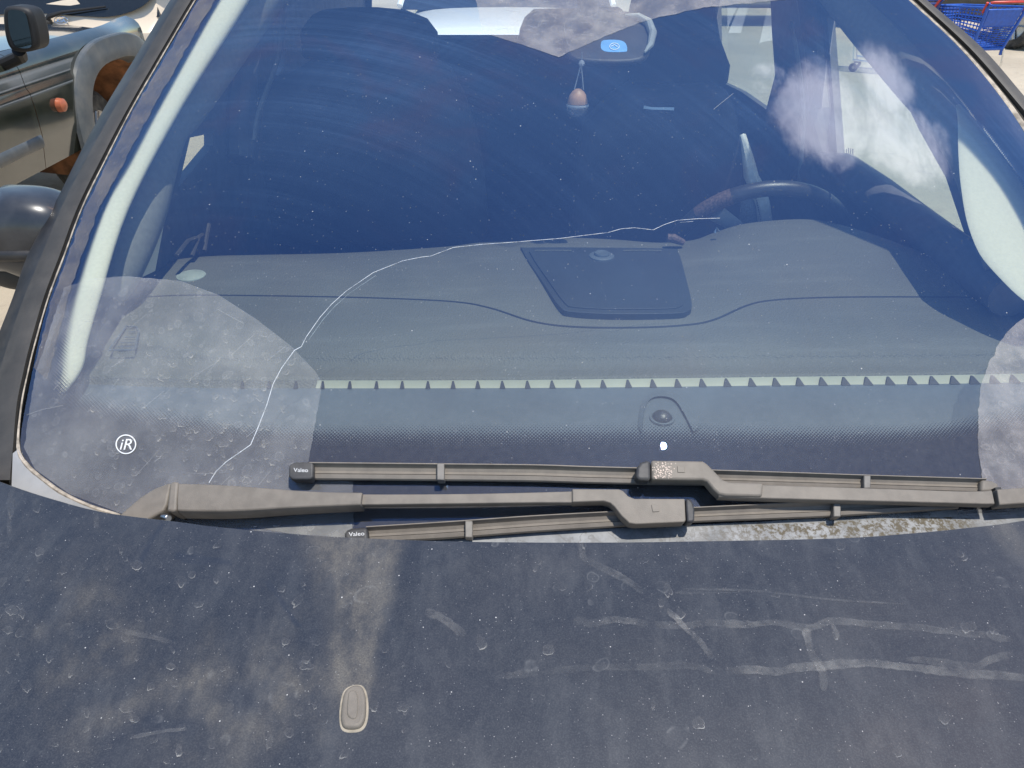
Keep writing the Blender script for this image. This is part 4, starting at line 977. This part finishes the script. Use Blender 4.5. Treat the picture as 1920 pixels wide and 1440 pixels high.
cushion('headrest', [(972, 80), (975, 58), (984, 36), (1002, 20), (1165, 16), (1185, 40), (1188, 80)], 3.22, .08, M['seat'], RS_, .01)
for x in (1230, ): 
    pass
MB().tube([at_y(1205, 202, 2.05), at_y(1222, 204, 2.05), at_y(1262, 205, 2.05)], [.012, .009, .012], 10).build('seat_clasp', M['metal'], S1)
# pale stitched seat edge behind the wheel
def strap(px1, px2, y): return [[at_y(a[0], a[1], y), at_y((a[0] * 2 + b[0]) / 3, (a[1] * 2 + b[1]) / 3, y - .006), at_y((a[0] + 2 * b[0]) / 3, (a[1] + 2 * b[1]) / 3, y - .006), at_y(b[0], b[1], y)] for a, b in zip(px1, px2)]
bl = MB().grid(strap([(1391, 252), (1395, 290), (1397, 330), (1408, 355), (1420, 385), (1424, 425)], [(1393, 252), (1407, 290), (1419, 330), (1432, 352), (1440, 380), (1446, 425)], 1.68)).build('seat_bolster', M['leather_pale'], S1, solid=.012)
MB().grid(strap([(1394, 350), (1390, 380), (1386, 425)], [(1407, 354), (1417, 385), (1421, 425)], 1.69)).build('seat_insert', simple('grey_ribbed_fabric', (.16, .17, .17), .8, var=.3, sc=300), S1, solid=.01)
mb = MB()
for off in (5, 19):
    for k in range(16):
        u = k / 16; x = 1409 + u * 14 + off; y = 354 + u * 68
        mb.tube([at_y(x, y, 1.671), at_y(x + .5, y + 2.6, 1.671)], .0012, 4)
mb.build('stitching', M['rubber'], S1)

# ---- steering wheel
WC = at_y(1414, 474, 1.63); th = math.radians(26)
wu = Vector((0, -math.sin(th), math.cos(th))); wr = Vector((1, 0, 0)); wnrm = Vector((0, math.cos(th), math.sin(th)))
def wp(r, a, dz=0): return WC + wr * r * math.cos(a) + wu * r * math.sin(a) + wnrm * dz
mb = MB(); rows = []
for k in range(96):
    a = 2 * math.pi * k / 96; c = wp(.192, a); rad = (c - WC).normalized()
    rows.append([c + rad * .0155 * math.cos(q) + wnrm * .0165 * math.sin(q) for q in [2 * math.pi * j / 14 for j in range(14)]])
rows.append(rows[0]); mb.grid(rows, True)
STW = mb.build('steering_wheel', M['leather'], CAR, angle=80)
mb = MB()
a = math.radians(58); c = wp(.192, a); rad = (c - WC).normalized(); tg = rad.cross(wnrm)
mb.tube([c + rad * .0162 * math.cos(q) + wnrm * .0172 * math.sin(q) for q in [2 * math.pi * j / 14 for j in range(15)]], .0008, 4); mb.build('rim_seam', M['rubber'], STW)
rows = []
for k in range(9):
    a = math.radians(118 + k * 2.9); c = wp(.192, a); rad = (c - WC).normalized()
    rows.append([c + rad * .0163 * math.cos(q) + wnrm * .0173 * math.sin(q) for q in [2 * math.pi * j / 14 for j in range(14)]])
MB().grid(rows, True).build('worn_patch', M['worn'], STW)
for a_, nm in ((132, 'spoke'), (30, 'spoke'), (270, 'spoke')):
    a = math.radians(a_)
    mb = MB().tube([wp(.168, a, -.004), wp(.12, a - .12 if a_ == 132 else a, -.012), wp(.06, a, -.006)], [.020, .016, .024], 12, flat=.6, up=wnrm)
    mb.build(nm, M['spoke'] if a_ == 132 else M['leather'], STW)
MB().lathe((0, 0, 0), [(.0001, .02), (.05, .012), (.07, -.01), (.068, -.04), (.0001, -.05)], n=24)
mb = MB(); prof = [(.0001, .03), (.04, .025), (.066, .008), (.07, -.015), (.05, -.04), (.0001, -.05)]
rows = [[WC + wr * r * math.cos(q) + wu * r * math.sin(q) + wnrm * h for q in [2 * math.pi * j / 24 for j in range(24)]] for r, h in prof]
mb.grid(rows, True); mb.build('hub', M['leather'], STW)
MB().tube([WC - wnrm * .04, WC - wnrm * .20 - SH * .04], .03, 14).build('column', M['dark_int'], STW)
mb = MB().tube([at_y(1251, 446, 1.42), at_y(1263, 447, 1.42), at_y(1282, 455, 1.42)], [.008, .009, .006], 10); mb.build('stalk', M['worn'], STW)
MB().tube([at_y(1340, 436, 1.44), at_y(1344, 428, 1.44), at_y(1348, 434, 1.44)], .003, 6).build('column_switch', M['metal'], STW)

# ---- interior mirror
mo = smooth_poly([(1062, 108), (1058, 60), (1068, 24), (1110, 14), (1180, 20), (1214, 34), (1226, 60), (1222, 92), (1204, 116), (1130, 120)], 3, True)
MIR = MB().prism([on_glass(p.x, p.y, -.09) for p in mo], Vector((0, .035, -.01))).build('interior_mirror', simple('mirror_shell_plastic', (.03, .024, .022), .5), CAR, bevel=.012, seg=4)
mb = MB().tube([on_glass(a, b, -.085) for a, b in ((1172, 28), (1196, 30), (1216, 42), (1224, 62), (1220, 84), (1209, 98))], [.002, .006, .008, .008, .006, .002], 10); mb.build('mirror_edge', simple('pale_mirror_edge', (.4, .4, .38), .4), MIR)
MB().tube([on_glass(1105, 20, -.07), on_glass(1098, -10, -.04), on_glass(1095, -40, -.004)], .018, 12).build('mirror_stem', M['dark_int'], MIR)

# ---- own door mirror (left)
def blob(name, c, r, mat, parent, e=2.6, nu=32, nv=20, fn=None):
    rows = []
    for i in range(nv + 1):
        v = -math.pi / 2 + math.pi * i / nv; row = []
        for j in range(nu):
            u = 2 * math.pi * j / nu
            s = lambda w: math.copysign(abs(w) ** (2 / e), w)
            p = Vector((r[0] * s(math.cos(v)) * s(math.cos(u)), r[1] * s(math.cos(v)) * s(math.sin(u)), r[2] * s(math.sin(v))))
            if fn: p = fn(p)
            row.append(Vector(c) + p)
        rows.append(row)
    return MB().grid(rows, True).build(name, mat, parent, angle=80)
mc = at_y(22, 432, 1.27)
DM = blob('door_mirror', mc + Vector((0, 0, -.005)), (.122, .07, .078), M['hood_body'] if 'hood_body' in M else simple('dusty_dark_body_paint', (.016, .018, .023), .3, coat=.35, var=.25, sc=9, dust=.3, dustcol=(.10, .10, .105), dsc=14), CAR, e=3.0, fn=lambda p: Vector((p.x, p.y, p.z * (1 - .25 * (p.x < 0)))))
blob('mirror_base', mc + Vector((.03, .02, -.075)), (.10, .06, .035), M['rubber'], DM)
blob('indicator_strip', mc + Vector((.01, -.055, -.02)), (.09, .02, .012), M['trim_black'], DM)
# outer body below the pillars
mk('front_wing', [Vector((-.78, .2, .55)), Vector((-.80, 1.3, .55)), Vector((-.76, 1.25, .95)), Vector((-.72, .70, .97)), Vector((-.74, .2, .88))], [(0, 1, 2, 3, 4)], M['trim_black'], CAR, smooth=False, solid=.02)
mk('front_wing', [Vector((.98, .2, .55)), Vector((1.0, 1.3, .55)), Vector((.96, 1.25, .95)), Vector((.92, .70, .97)), Vector((.94, .2, .88))], [(0, 1, 2, 3, 4)], M['trim_black'], CAR, smooth=False, solid=.02)
def wheel(parent, c, r, w, side, name='wheel'):
    c = Vector(c)
    t_ = MB().lathe(c, [(r * .62, -w / 2), (r * .9, -w / 2), (r, -w * .36), (r, w * .36), (r * .9, w / 2), (r * .62, w / 2)], 'X', 36).build(name, M['tyre'], parent)
    mb = MB().lathe(c + Vector((side * w * .30, 0, 0)), [(r * .64, side * w * .15), (r * .58, side * w * .05), (r * .52, 0), (r * .2, 0), (r * .16, side * w * .1), (.001, side * w * .1)], 'X', 36)
    for k in range(5):
        a = 2 * math.pi * k / 5
        d_ = Vector((0, math.cos(a), math.sin(a))); mb.tube([c + Vector((side * w * .38, 0, 0)) + d_ * r * .12, c + Vector((side * w * .42, 0, 0)) + d_ * r * .6], r * .07, 8, flat=.5)
    mb.build('rim', M['rim'], t_)
    return t_
for x_, s_ in ((-.72, -1), (.92, 1)):
    for y_ in (.25, 2.95): wheel(CAR, (x_, y_, .32), .32, .2, s_)

# ================================================================== hanging egg
eg = at_y(1083, 190, 1.42)
AF = empty('air_freshener', eg, 'small brown wooden egg in a clear cup hanging by a cord below the mirror', 'air freshener')
scl = .0011
def pt(a, b): return at_y(a, b, 1.42)
h_ = (pt(1083, 166) - pt(1083, 194)).length
MB().lathe(pt(1083, 194), [(.0175, 0), (.0172, h_ * .25), (.0148, h_ * .55), (.010, h_ * .82), (.0045, h_ * .97), (.0001, h_)], n=24).build('egg_top', M['wood'], AF)
t = NT('clear_cup'); g_ = t.n('ShaderNodeBsdfGlossy'); g_.inputs['Roughness'].default_value = .05; M['cup'] = t.done(t.mixs(.05, t.mixs(t.schlick(.12), t.transp((.85, .88, .92)), g_.outputs[0]), t.diff((.7, .7, .75))))
MB().lathe(pt(1083, 194), [(.0182, 0), (.0195, -.003), (.0195, -.010), (.017, -.016), (.012, -.0205), (.006, -.0225), (.0001, -.023)], n=24).build('egg_cup', M['cup'], AF)
mb = MB().lathe(pt(1083, 197), [(.0196, .002), (.0202, 0), (.0196, -.002)], n=24); mb.build('cup_rim', M['cord'], AF)
mb = MB().tube([pt(1077, 168), pt(1083, 145), pt(1089, 122)], .0011, 6); mb.tube([pt(1094, 168), pt(1092, 145), pt(1090, 122)], .0011, 6); mb.tube([pt(1091, 118), pt(1091, 98)], .0009, 6)
mb.build('cord', M['cord'], AF); MB().lathe(pt(1090.5, 119), [(.0001, .0055), (.004, .004), (.0055, 0), (.004, -.004), (.0001, -.0055)], n=14).build('bead', M['cord'], AF)

# ================================================================== green off-roader on the left
SX = -2.5
SUV = empty('off_road_car', (SX - .9, 4.2, 0), 'dark green off-road car with a grey wheel arch flare and orange side lamp', 'car')
def sx(px, py, dx=0): return at_x(px, py, SX + dx)
AY, AZ, AR = 5.16, .42, .43      # wheel centre and arch radius
arch_ = [Vector((SX, AY + AR * 1.12 * math.cos(a), AZ + AR * math.sin(a))) for a in [math.pi * (1 - k / 20) for k in range(21)]]
n_ = 0
def flank(prof_z, y0, y1):  # bulged side sheet as rows
    rows = []
    for z, dx in prof_z: rows.append([Vector((SX + dx - .05 * sstep(5.2, 6.0, y0 + (y1 - y0) * k / 40), y0 + (y1 - y0) * k / 40, z)) for k in range(41)])
    return rows
PZ = [(.45, -.02), (.55, 0), (.62, .015), (.75, .02), (.84, .018), (.86, .006), (.95, .0), (1.0, -.02), (1.03, -.09)]
def flank_mesh(y0, y1, cut=None):
    mb = MB(); ny = int((y1 - y0) / .03); rows = []
    zs = [.45 + .58 * k / 24 for k in range(25)]
    for z in zs:
        dx = interp(z, PZ); rows.append([Vector((SX + dx - .10 * sstep(5.2, 5.9, y0 + (y1 - y0) * k / ny), y0 + (y1 - y0) * k / ny, z)) for k in range(ny + 1)])
    v = [p for r in rows for p in r]; n = ny + 1; f = []
    for i in range(24):
        for j in range(ny):
            c = (v[i * n + j] + v[(i + 1) * n + j + 1]) / 2
            if cut and ((c.y - AY) / 1.12) ** 2 + (c.z - AZ) ** 2 < .50 ** 2: continue
            f.append((i * n + j, i * n + j + 1, (i + 1) * n + j + 1, (i + 1) * n + j))
    return mb.add(v, f)
FD = flank_mesh(4.16, 5.9, True).build('front_wing', M['greenpaint'], SUV)
DOOR = flank_mesh(2.4, 4.155).build('door', M['greenpaint'], SUV)
MB().prism([Vector((SX - .10, 2.45, 1.06)), Vector((SX - .10, 3.95, 1.06)), Vector((SX - .32, 3.35, 1.62)), Vector((SX - .32, 2.45, 1.62))], Vector((-.02, 0, 0))).build('window', M['carglass'], DOOR, smooth=False)
MB().tube([Vector((SX + .004, 2.4, .60)), Vector((SX + .012, 4.14, .60))], .035, 10, flat=.4, up=(1, 0, 0)).build('side_moulding', M['flare'], DOOR)
# flare: swept lip around the arch
rows = []
for k in range(33):
    a = math.radians(-12 + 204 * k / 32); c_, s_ = -math.copysign(abs(math.cos(a)) ** .72, math.cos(a)), math.copysign(abs(math.sin(a)) ** .72, math.sin(a))
    def A(r, dx): return Vector((SX + dx, AY + r * 1.12 * c_, AZ + r * s_))
    rows.append([A(.575, .002), A(.574, .026), A(.566, .032), A(.50, .040), A(.45, .042), A(.44, .038), A(.425, .0), A(.42, -.05)])
MB().grid(rows).build('arch_flare', M['flare'], SUV, angle=28)
rows = [[Vector((SX + dx, AY + .5 * r * -math.cos(math.radians(-20 + 220 * k / 24)), AZ + .47 * r * math.sin(math.radians(-20 + 220 * k / 24)))) for dx, r in ((-.02, 1.0), (-.25, .98), (-.5, .9), (-.52, .1))] for k in range(25)]
MB().grid(rows).build('arch_liner', M['rust'], SUV)
wheel(SUV, (SX - .34, AY + .06, .33), .33, .22, 1); wheel(SUV, (SX - .14, 2.3, .36), .36, .24, 1); wheel(SUV, (SX - 1.6, AY, .36), .36, .24, -1); wheel(SUV, (SX - 1.6, 2.3, .36), .36, .24, -1)
bn = []
for k in range(13):
    x = SX - .11 - 1.5 * k / 12; u = (k - 6) / 6; bn.append([Vector((x, 4.1, 1.07 - .04 * u ** 4)), Vector((x, 4.8, 1.06 - .04 * u ** 4)), Vector((x, 5.5, 1.02 - .05 * u ** 4)), Vector((x, 5.8, .97 - .05 * u ** 4)), Vector((x, 5.92, .85))])
MB().grid(bn).build('bonnet', M['greenpaint'], SUV, angle=60)
mb = MB(); mb.box((SX - .85, 5.98, .62), (1.62, .2, .26)); mb.build('bumper', M['flare'], SUV, bevel=.05, seg=3)
mb = MB().prism([sx(185, 90), sx(205, 92), sx(214, 96), sx(213, 104), sx(207, 120), sx(192, 112)], Vector((-.2, 0, 0))).build('bumper_corner', M['flare'], SUV, bevel=.015)
MB().prism([sx(172, 98, .01), sx(186, 100, .01), sx(194, 118, .01), sx(184, 112, .01)], Vector((-.03, 0, 0))).build('indicator', M['orange'], SUV, bevel=.005)
MB().prism([sx(172, 88, .004), sx(184, 92, .004), sx(188, 101, .004), sx(176, 99, .004)], Vector((-.03, 0, 0))).build('headlight', M['headlamp'], SUV, bevel=.006)
ol = sx(117, 197, .04); MB().lathe(ol, [(.0001, .02), (.02, .018), (.034, .008), (.038, -.02)], 'X', 20).build('side_lamp', M['orange'], SUV)
# cabin of the off-roader
gh = []
for z, i, ya, yb in ((1.04, .10, 1.9, 4.15), (1.3, .2, 1.95, 3.75), (1.6, .32, 2.0, 3.3), (1.68, .42, 2.1, 3.2)):
    gh.append([Vector((SX - i, ya, z)), Vector((SX - i, yb, z)), Vector((SX - 1.72 + i, yb, z)), Vector((SX - 1.72 + i, ya, z))])
mb = MB().grid(gh, True); mb.f.append(tuple(range(12, 16))); mb.build('cabin', M['carglass'], SUV, smooth=False)
mb = MB(); mb.box((SX - .86, 3.4, .62), (.6, 4.6, .5)); mb.build('chassis_body', M['rubber'], SUV, bevel=.05)
# its mirror
mm_ = [(-.01, 3), (4, .0)]
mcen = at_x(38, 52, -2.28)
mp = lambda a, b, dy=0: at_y(a, b, mcen.y) + Vector((0, dy, 0))
oml = smooth_poly([(4, 40), (5, 18), (14, 12), (36, 13), (54, 20), (64, 40), (71, 75), (68, 92), (50, 98), (30, 98), (16, 90), (8, 70)], 3, True)
SM = MB().prism([mp(p.x, p.y) for p in oml], Vector((0, .12, 0))).build('door_mirror', M['rubber'], SUV, bevel=.02, seg=3)
MB().prism([mp(p[0], p[1], -.004) for p in smooth_poly([(17, 20), (34, 19), (48, 25), (54, 45), (60, 78), (57, 89), (40, 90), (30, 86), (20, 65), (16, 40)], 3, True)], Vector((0, .003, 0))).build('mirror_glass', M['mirrorglass'], SM, smooth=False)
MB().tube([mp(22, 98, .06), mp(18, 112, .10), at_x(8, 120, SX - .02)], .03, 10).build('mirror_arm', M['rubber'], SM)
MB().tube([sx(84, 88, -.13), sx(76, 58, -.15), sx(69, 28, -.18)], [.009, .006, .004], 8).build('aerial', M['trim_grey'], SUV)

# ================================================================== pale beige car with its tail to us
KY = 7.0
KC = empty('hatchback', (-3.95, KY + 1.9, 0), 'pale beige hatchback showing dark tailgate glass and an oval badge behind the off-road car', 'car')
def kp(a, b, y=KY): return at_y(a, b, y)
xl, xr = -4.95, kp(305, 60).x
rows = []
prof = [(.28, .12), (.34, -.06), (.52, -.10), (.60, -.06), (.63, .0), (.74, .0), (.785, .01), (.80, .035), (.92, .09), (1.0, .13), (1.5, .5)]
for z, dy in prof:
    rows.append([Vector((xl + (xr - xl) * k / 24, KY + dy + .10 * abs((k - 12) / 12) ** 4 + (.12 if k in (0, 24) else 0), z)) for k in range(25)])
TGK = MB().grid(rows).build('tailgate', M['beige'], KC, angle=40)
# dark rear glass lying on the tailgate, with its curved lower corner
gp = smooth_poly([(-60, 22), (60, 24), (100, 27), (150, 30), (195, 32), (225, 28), (255, 18), (275, 5), (290, -15), (300, -60), (-60, -60)], 3, True)
def kglass(a, b):
    z = .9; 
    for _ in range(20):
        y = KY + interp(z, prof) - .012; p = at_y(a, b, y); z = p.z
    return p
MB().prism([kglass(p.x, p.y) for p in gp], Vector((0, .02, 0))).build('rear_glass', M['carglass'], TGK, smooth=False)
WK = MB().tube([kglass(92, 36) + Vector((0, -.03, 0)), kglass(96, 30) + Vector((0, -.04, 0)), kglass(120, 22) + Vector((0, -.03, 0)), kglass(200, 12) + Vector((0, -.02, 0))], [.022, .02, .012, .008], 8).build('rear_wiper', M['rubber'], TGK)
MB().lathe(kglass(91, 41) + Vector((0, -.02, 0)), [(.0001, -.03), (.022, -.02), (.03, 0), (.03, .03)], 'Y', 16).build('wiper_pivot', M['trim_grey'], TGK)
bc = kglass(116, 38) + Vector((0, -.012, 0)); bt = Vector((0, .4, .92)).normalized()
mb = MB(); ov = [bc + Vector((1, 0, 0)) * .056 * math.cos(q) + bt * .030 * math.sin(q) for q in [2 * math.pi * k / 32 for k in range(33)]]
mb.tube(ov, .004, 6)
v, f, tw, th_ = text_tris('KIA', 0, .02); mb.add([bc + Vector((1, 0, 0)) * (q.x / tw * .075) + bt * (q.y / th_ * .03) for q in v], f)
mb.build('badge', M['chrome'], TGK, smooth=False)
mb = MB(); mb.box(((xl + xr) / 2, KY + 2.2, .62), (abs(xr - xl) - .12, 4.0, .55)); mb.build('body', M['beige'], KC, bevel=.1, seg=3)
gh = []
for z, i, ya, yb in ((.9, .06, .15, 3.3), (1.2, .14, .34, 2.6), (1.48, .26, .56, 2.1)): gh.append([Vector((xl + i, KY + ya, z)), Vector((xr - i, KY + ya, z)), Vector((xr - i, KY + yb, z)), Vector((xl + i, KY + yb, z))])
mb = MB().grid(gh, True); mb.build('cabin', M['carglass'], KC, smooth=False)
mb = MB(); mb.box(((xl + xr) / 2, KY + 1.4, 1.5), (abs(xr - xl) - .5, 1.7, .06)); mb.build('roof', M['beige'], KC, bevel=.02)
for x_ in (xl + .12, xr - .12):
    MB().prism([Vector((x_ - .09, KY - .005, .66)), Vector((x_ + .09, KY - .005, .66)), Vector((x_ + .09, KY + .02, .86)), Vector((x_ - .09, KY + .02, .86))], Vector((0, .03, 0))).build('tail_lamp', M['redlamp'], KC, bevel=.01) if x_ < -4 else None
    for y_ in (KY + .75, KY + 3.2): wheel(KC, (x_, y_, .3), .3, .19, 1 if x_ > -4 else -1)

# ================================================================== generic parked cars further off
def make_car(name, label, loc, rot, paint, L=4.2, W=1.75, H=1.45, van=False, group=None):
    o = empty(name, (0, 0, 0), label, 'car', group)
    # local: +Y is the nose
    hb = .92
    st = [(-L / 2, .45, .62, .80), (-L / 2 + .08, .30, .95 if not van else 1.0, .92), (-L / 4, .25, hb + .04, 1), (0, .25, hb + .02, 1), (L / 4, .25, hb, 1), (L / 2 - .45, .27, .84, .97), (L / 2 - .1, .3, .72, .88), (L / 2, .4, .58, .75)]
    rows = []
    for y, zb, zt, wf in st:
        w_ = W / 2 * wf; r = []
        for k in range(20):
            a = 2 * math.pi * k / 20; cx, sx_ = math.cos(a), math.sin(a)
            r.append(Vector((w_ * math.copysign(abs(cx) ** .45, cx), y, (zb + zt) / 2 + (zt - zb) / 2 * math.copysign(abs(sx_) ** .5, sx_))))
        rows.append(r)
    mb = MB().grid(rows, True); mb.f.append(tuple(range(20))); mb.f.append(tuple(range(len(mb.v) - 20, len(mb.v))))
    b = mb.build('body', paint, o, sub=1)
    y0, y1 = -L / 2 + .15, L * .22
    lv = [(hb - .03, .02, y0, y1), ((hb + H) / 2, .11, y0 + .15, y1 - .42), (H - .06, .2, y0 + .3, y1 - .78)]
    rows = [[Vector((-W / 2 + i, a, z)), Vector((W / 2 - i, a, z)), Vector((W / 2 - i, c, z)), Vector((-W / 2 + i, c, z))] for z, i, a, c in lv]
    MB().grid(rows, True).build('windows', M['carglass'], o, smooth=False)
    z, i, a, c = lv[-1]; mb = MB(); mb.box((0, (a + c) / 2, H - .035), (W - 2 * i + .04, c - a + .06, .06)); mb.build('roof', paint, o, bevel=.03, seg=3)
    for s in (-1, 1):
        for ya, yb in ((y1 + .0, y1 - .80), ((y0 + y1) / 2 + .1, (y0 + y1) / 2), (y0, y0 + .3)): MB().tube([Vector((s * (W / 2 - .015), ya, hb)), Vector((s * (W / 2 - .195), yb, H - .05))], .028, 8).build('pillar', paint, o)
    for s in (-1, 1):
        for y in (-L * .31, L * .31): wheel(o, (s * (W / 2 - .09), y, .31), .31, .19, s)
        mb = MB(); mb.box((s * W * .33, L / 2 - .1, .66), (.36, .16, .14)); mb.build('headlight', M['headlamp'], o, bevel=.03)
        mb = MB(); mb.box((s * W * .37, -L / 2 + .07, .8), (.24, .1, .16)); mb.build('tail_lamp', M['redlamp'], o, bevel=.03)
        MB().add([Vector(p) for p in ((s * (W / 2 + .0), y1 - .35, .98), (s * (W / 2 + .14), y1 - .35, .98), (s * (W / 2 + .14), y1 - .3, 1.1), (s * (W / 2), y1 - .3, 1.1))], [(0, 1, 2, 3)]).build('door_mirror', paint, o, solid=.06, bevel=.02)
    mb = MB(); mb.box((0, L / 2 + .0, .48), (.5, .02, .11)); mb.build('number_plate', M['plate'], o)
    mb = MB(); mb.box((0, L / 2 - .03, .62), (.8, .06, .1)); mb.build('grille', M['rubber'], o, bevel=.02)
    o.location = loc; o.rotation_euler = (0, 0, rot)
    return o
PI = math.pi
make_car('parked_car', 'white car standing beyond the rear window of the dusty blue car', (-.05, 9.0, 0), PI, M['whitepaint'], L=5.2, W=2.0, H=1.6)
make_car('parked_car', 'black car with its bonnet behind the blue shopping carts', (7.3, 13.6, 0), PI + .5, M['blackpaint'])
make_car('parked_car', 'white car parked beyond the black car near the carts', (8.2, 17.5, 0), PI / 2, M['whitepaint'], L=4.8, H=1.8)
make_car('parked_car', 'silver car seen far off through the rear door window', (4.4, 15.6, 0), PI / 2, M['silverpaint'])
make_car('parked_car', 'dark red car seen far off through the top of the driver window', (8.6, 14.0, 0), PI / 2 + .3, M['blackpaint']) if False else None

# ================================================================== shopping carts on the right
def cart(name, label, loc, rot, parts='solid'):
    o = empty(name, (0, 0, 0), label, 'shopping cart', 'shopping carts')
    # local: back (handle end) faces -Y; width x .56, length .95
    blue = M['blue'] if parts == 'solid' else M['blue_dark']
    zt, zb = .92, .42; wt, wb = .29, .23
    def lattice(P00, P10, P11, P01, nu, nv, r, name, mat, band=()):
        mb = MB()
        for i in range(nu + 1):
            u = i / nu; mb.tube([P00.lerp(P10, u), P01.lerp(P11, u)], r, 4)
        for j in range(nv + 1):
            v_ = j / nv; mb.tube([P00.lerp(P01, v_), P10.lerp(P11, v_)], r, 4)
        b_ = mb.build(name, mat, o)
        return b_
    V3 = Vector
    B0, B1, T0, T1 = V3((-wb, .02, zb)), V3((wb, .02, zb)), V3((-wt, -.12, zt)), V3((wt, -.12, zt))
    lattice(B0, B1, B0.lerp(B1, 1).lerp(T1, .55), B0.lerp(T0, .55), 5, 11, .006, 'back_grid', blue)
    # solid folding seat flap in the upper half
    a, b, c, d = B0.lerp(T0, .52), B1.lerp(T1, .52), B1.lerp(T1, .96), B0.lerp(T0, .96)
    MB().prism([a.lerp(b, .06), a.lerp(b, .94), d.lerp(c, .94), d.lerp(c, .06)], V3((0, .03, .005))).build('seat_flap', blue, o, bevel=.01)
    F0, F1, G0, G1 = V3((-.17, .82, .55)), V3((.17, .82, .55)), V3((-.21, .92, .86)), V3((.21, .92, .86))
    lattice(B0, F0, G0, T0, 14, 9, .007, 'side_grid', blue); lattice(B1, F1, G1, T1, 14, 9, .007, 'side_grid', blue)
    lattice(F0, F1, G1, G0, 9, 8, .008, 'front_grid', blue); lattice(B0, B1, F1, F0, 10, 22, .006, 'basket_floor', blue)
    mb = MB()
    for p, q in ((B0, T0), (B1, T1)): mb.tube([p - V3((0, 0, .08)), p, q, q + V3((0, -.03, .05))], .02, 8)
    mb.tube([T0, G0, G1, T1], .014, 8); mb.tube([B0, B1], .022, 8); mb.build('frame', blue, o)
    H = MB().tube([T0 + V3((-.03, -.06, .06)), T0 + V3((0, -.09, .07)), T1 + V3((0, -.09, .07)), T1 + V3((.03, -.06, .06))], .015, 10).build('handle', M['red'], o)
    for s in (-1, 1): MB().tube([V3((s * wt, -.06, zt - .06)), V3((s * (wt + .02), -.12, zt + .06))], .016, 8).build('handle_end', M['red'], H)
    mb = MB()
    for s in (-1, 1): mb.tube([V3((s * .24, .0, .42)), V3((s * .25, -.02, .25)), V3((s * .25, .0, .12)), V3((s * .2, .8, .16)), V3((s * .17, .86, .52))], .014, 8)
    mb.tube([V3((-.25, 0, .14)), V3((.25, 0, .14))], .012, 8); mb.build('chassis', M['chrome'], o)
    for s, y in ((-1, 0), (1, 0), (-1, .78), (1, .78)):
        wv = MB().lathe((s * (.25 if y == 0 else .2), y, .06), [(.02, -.018), (.055, -.016), (.06, 0), (.055, .016), (.02, .018)], 'X', 18).build('caster', M['tyre'], o)
        MB().tube([V3((s * (.25 if y == 0 else .2), y, .065)), V3((s * (.25 if y == 0 else .2), y + .01, .15))], .012, 6).build('fork', M['chrome'], wv)
    o.location = loc; o.rotation_euler = (0, 0, rot); o.scale = (.86, .86, .86)
    return o
P_ = at_z(1903, 150, .06)
cart('shopping_cart', 'bright blue shopping cart with red handle turned towards the dusty blue car', (P_.x - .32, P_.y + .15, 0), math.radians(12))
cart('shopping_cart', 'dark blue mesh cart standing to the far side of the bright blue one', (P_.x - .80, P_.y + .75, 0), math.radians(62), 'mesh')
